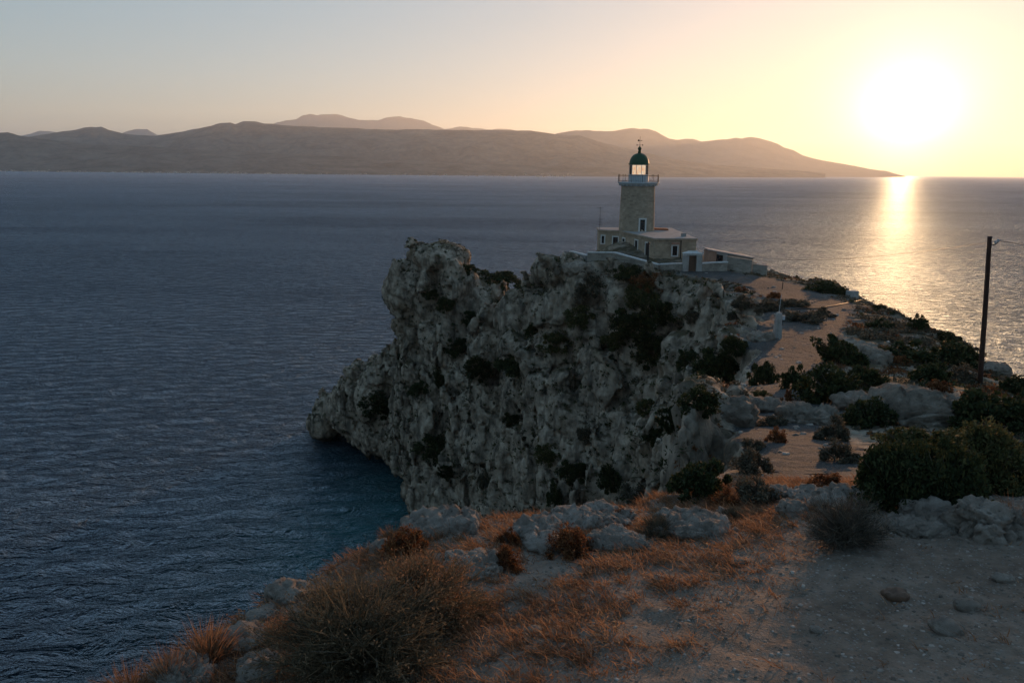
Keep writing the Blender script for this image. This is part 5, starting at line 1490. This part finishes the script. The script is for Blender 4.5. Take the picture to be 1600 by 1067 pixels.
# loose stones large enough to pick out
STONE_G = "loose stones on the gravel"
for i, (px_, py_, w, lab) in enumerate([(1398, 932, 34, "dark flat stone alone in the middle of the gravel"), (1510, 948, 34, "pale flat stone right of the dark flat stone"), (1478, 984, 44, "pale low stone in the lower right gravel"),
        (1342, 840, 22, "small pale stone near the dead twig bush's right foot"), (1566, 905, 26, "pale stone in the gravel near the right edge"), (1030, 905, 20, "pale stone in the orange grass below the whale-backed rock"),
        (880, 1010, 16, "small white stone in the grass near the bottom"), (1275, 985, 18, "small stone in the gravel at mid bottom"), (836, 985, 22, "grey stone in the grass right of the dry shrubs"), (1155, 880, 18, "small grey stone in the grass below the brink rocks")]):
    p, nn = hit(px_, py_)
    if p is None: continue
    s = (p - CAM).length / FPX
    o = link("stone", make_rock((w * s, w * s * 0.8, w * s * 0.42), 300 + i, 3, 0.8, m_wood if i == 0 else m_rock)); o.location = p + Vector((0, 0, w * s * 0.08))
    tag(o, lab, "stone", STONE_G)

# low scrub on ledges, banks and slopes: a mass nobody could count
def scrub_patch(name, mat, pick, count, size, leaves, leaf, label, seed):
    r = np.random.RandomState(seed)
    cand = np.nonzero(pick)[0]; cand = cand[r.rand(len(cand)) < min(1.0, count / max(len(cand), 1))]
    P = VV[cand]; N = NN[cand]; m = len(P); k = np.repeat(np.arange(m), leaves); n = len(k)
    sc = (size * r.uniform(0.4, 1.3, m))[k]
    d = unit(r.normal(size=(n, 3)) + 0.6 * N[k] + np.array([0, 0, 0.5]))
    C = P[k] + d * (sc * r.rand(n) ** 0.5)[:, None] * np.array([1, 1, 0.6])
    U = unit(d + 0.7 * r.normal(size=(n, 3))); Wv = unit(np.cross(U, r.normal(size=(n, 3)))); s = leaf * r.uniform(0.6, 1.5, n)
    V, F = quads(C, U * (s * 1.2)[:, None], Wv * (s * 0.45)[:, None])
    o = link(name, np_mesh(name, V, F, mat, smooth=False)); tag(o, label, "scrub", kind="stuff")
_y = VV[:, 1]; _vis = (NN * (np.array([0, 0, 58.0], np.float32) - VV)).sum(1) > 0
_n1 = fbm(VV / 5.0 + 3.3, 3); _n2 = fbm(VV / 4.0 + 41.0, 3)
_ledge = _vis & (NN[:, 2] > 0.30) & (VV[:, 2] > 4) & (_pd > 0.6)
_yard = (np.hypot((VV[:, 0] - 20) * 0.9, VV[:, 1] - 116) < 15) & (NN[:, 2] > 0.8)
_crack = _vis & (HOLLOW > 0.022) & (_y > 60) & (VV[:, 2] > 5) & ~_yard & (_pd > 1.0)  # hollows picked so the scrub also paints in the shade of creases
scrub_patch("cliff_scrub", m_green, _crack & (_n1 > -0.12), 5200, 0.58, 17, 0.13, "dark scrub in the cracks of the cliff, partly painting in their shade", 1)
scrub_patch("cliff_scrub", m_greyb, _ledge & ~_yard & (_y > 60) & (_n2 > 0.0), 2600, 0.42, 15, 0.105, "grey brown scrub scattered over the ledges of the cliff", 2)
scrub_patch("cliff_scrub", m_olive, _crack & (_n2 > 0.05), 2200, 0.5, 15, 0.115, "olive scrub in the cracks of the cliff, partly darkening them as shade", 5)
scrub_patch("slope_scrub", m_greyb, _ledge & (_y > 14.5) & (_y < 60) & (_n2 > 0.0), 2600, 0.26, 18, 0.052, "grey brown scrub on the near slopes of the headland", 3)
scrub_patch("slope_scrub", m_rust, _ledge & (_y > 13.5) & (_y < 60) & (_n1 > 0.12), 1300, 0.20, 18, 0.045, "rusty dry scrub on the near slopes of the headland", 4)
scrub_patch("slope_scrub", m_green, _vis & (HOLLOW > 0.012) & (_y > 15) & (_y < 60) & (_pd > 1.0) & (_n1 > -0.1), 1200, 0.34, 24, 0.058, "dark scrub in the hollows of the near slopes, partly standing for shade", 6)
scrub_patch("plateau_scrub", m_greyb, _vis & (NN[:, 2] > 0.75) & (_y > 42) & (_y < 104) & (_pd > 0.4) & (_n2 > -0.08) & (VV[:, 2] > 44), 1700, 0.36, 16, 0.085, "grey brown scrub spread over the plateau beside the path", 8)
scrub_patch("plateau_scrub", m_rust, _vis & (NN[:, 2] > 0.75) & (_y > 30) & (_y < 104) & (_pd > 0.2) & (_n1 > 0.15) & (VV[:, 2] > 44), 500, 0.26, 16, 0.07, "rusty dry scrub spread over the plateau beside the path", 9)
# stones lying about on the path and the plateau
r = np.random.RandomState(77)
cand = np.nonzero(_vis & (NN[:, 2] > 0.8) & (_y > 13.6) & (_y < 102))[0]
wgt = 1.0 / np.maximum(_y[cand], 14) ** 0.3; cand = r.choice(cand, 2200, False, wgt / wgt.sum())
Gp = VV[cand]; n = len(Gp); sz = (0.015 + 0.075 * r.rand(n) ** 4) * (0.7 + Gp[:, 1] / 60)
B = base[None] * (1 + 0.3 * r.normal(size=(n, 8, 3))) * (sz[:, None] * np.stack([r.uniform(0.8, 1.5, n), np.ones(n), r.uniform(0.5, 0.9, n)], 1))[:, None, :]
F = (np.arange(n)[:, None, None] * 8 + q[None]).reshape(-1, 4)
o = link("path_stones", np_mesh("path_stones", (B + Gp[:, None, :]).reshape(-1, 3), F, bpy.data.materials["gravel_stones"], smooth=False))
tag(o, "stones strewn over the dirt path and the plateau", "stones", kind="stuff")
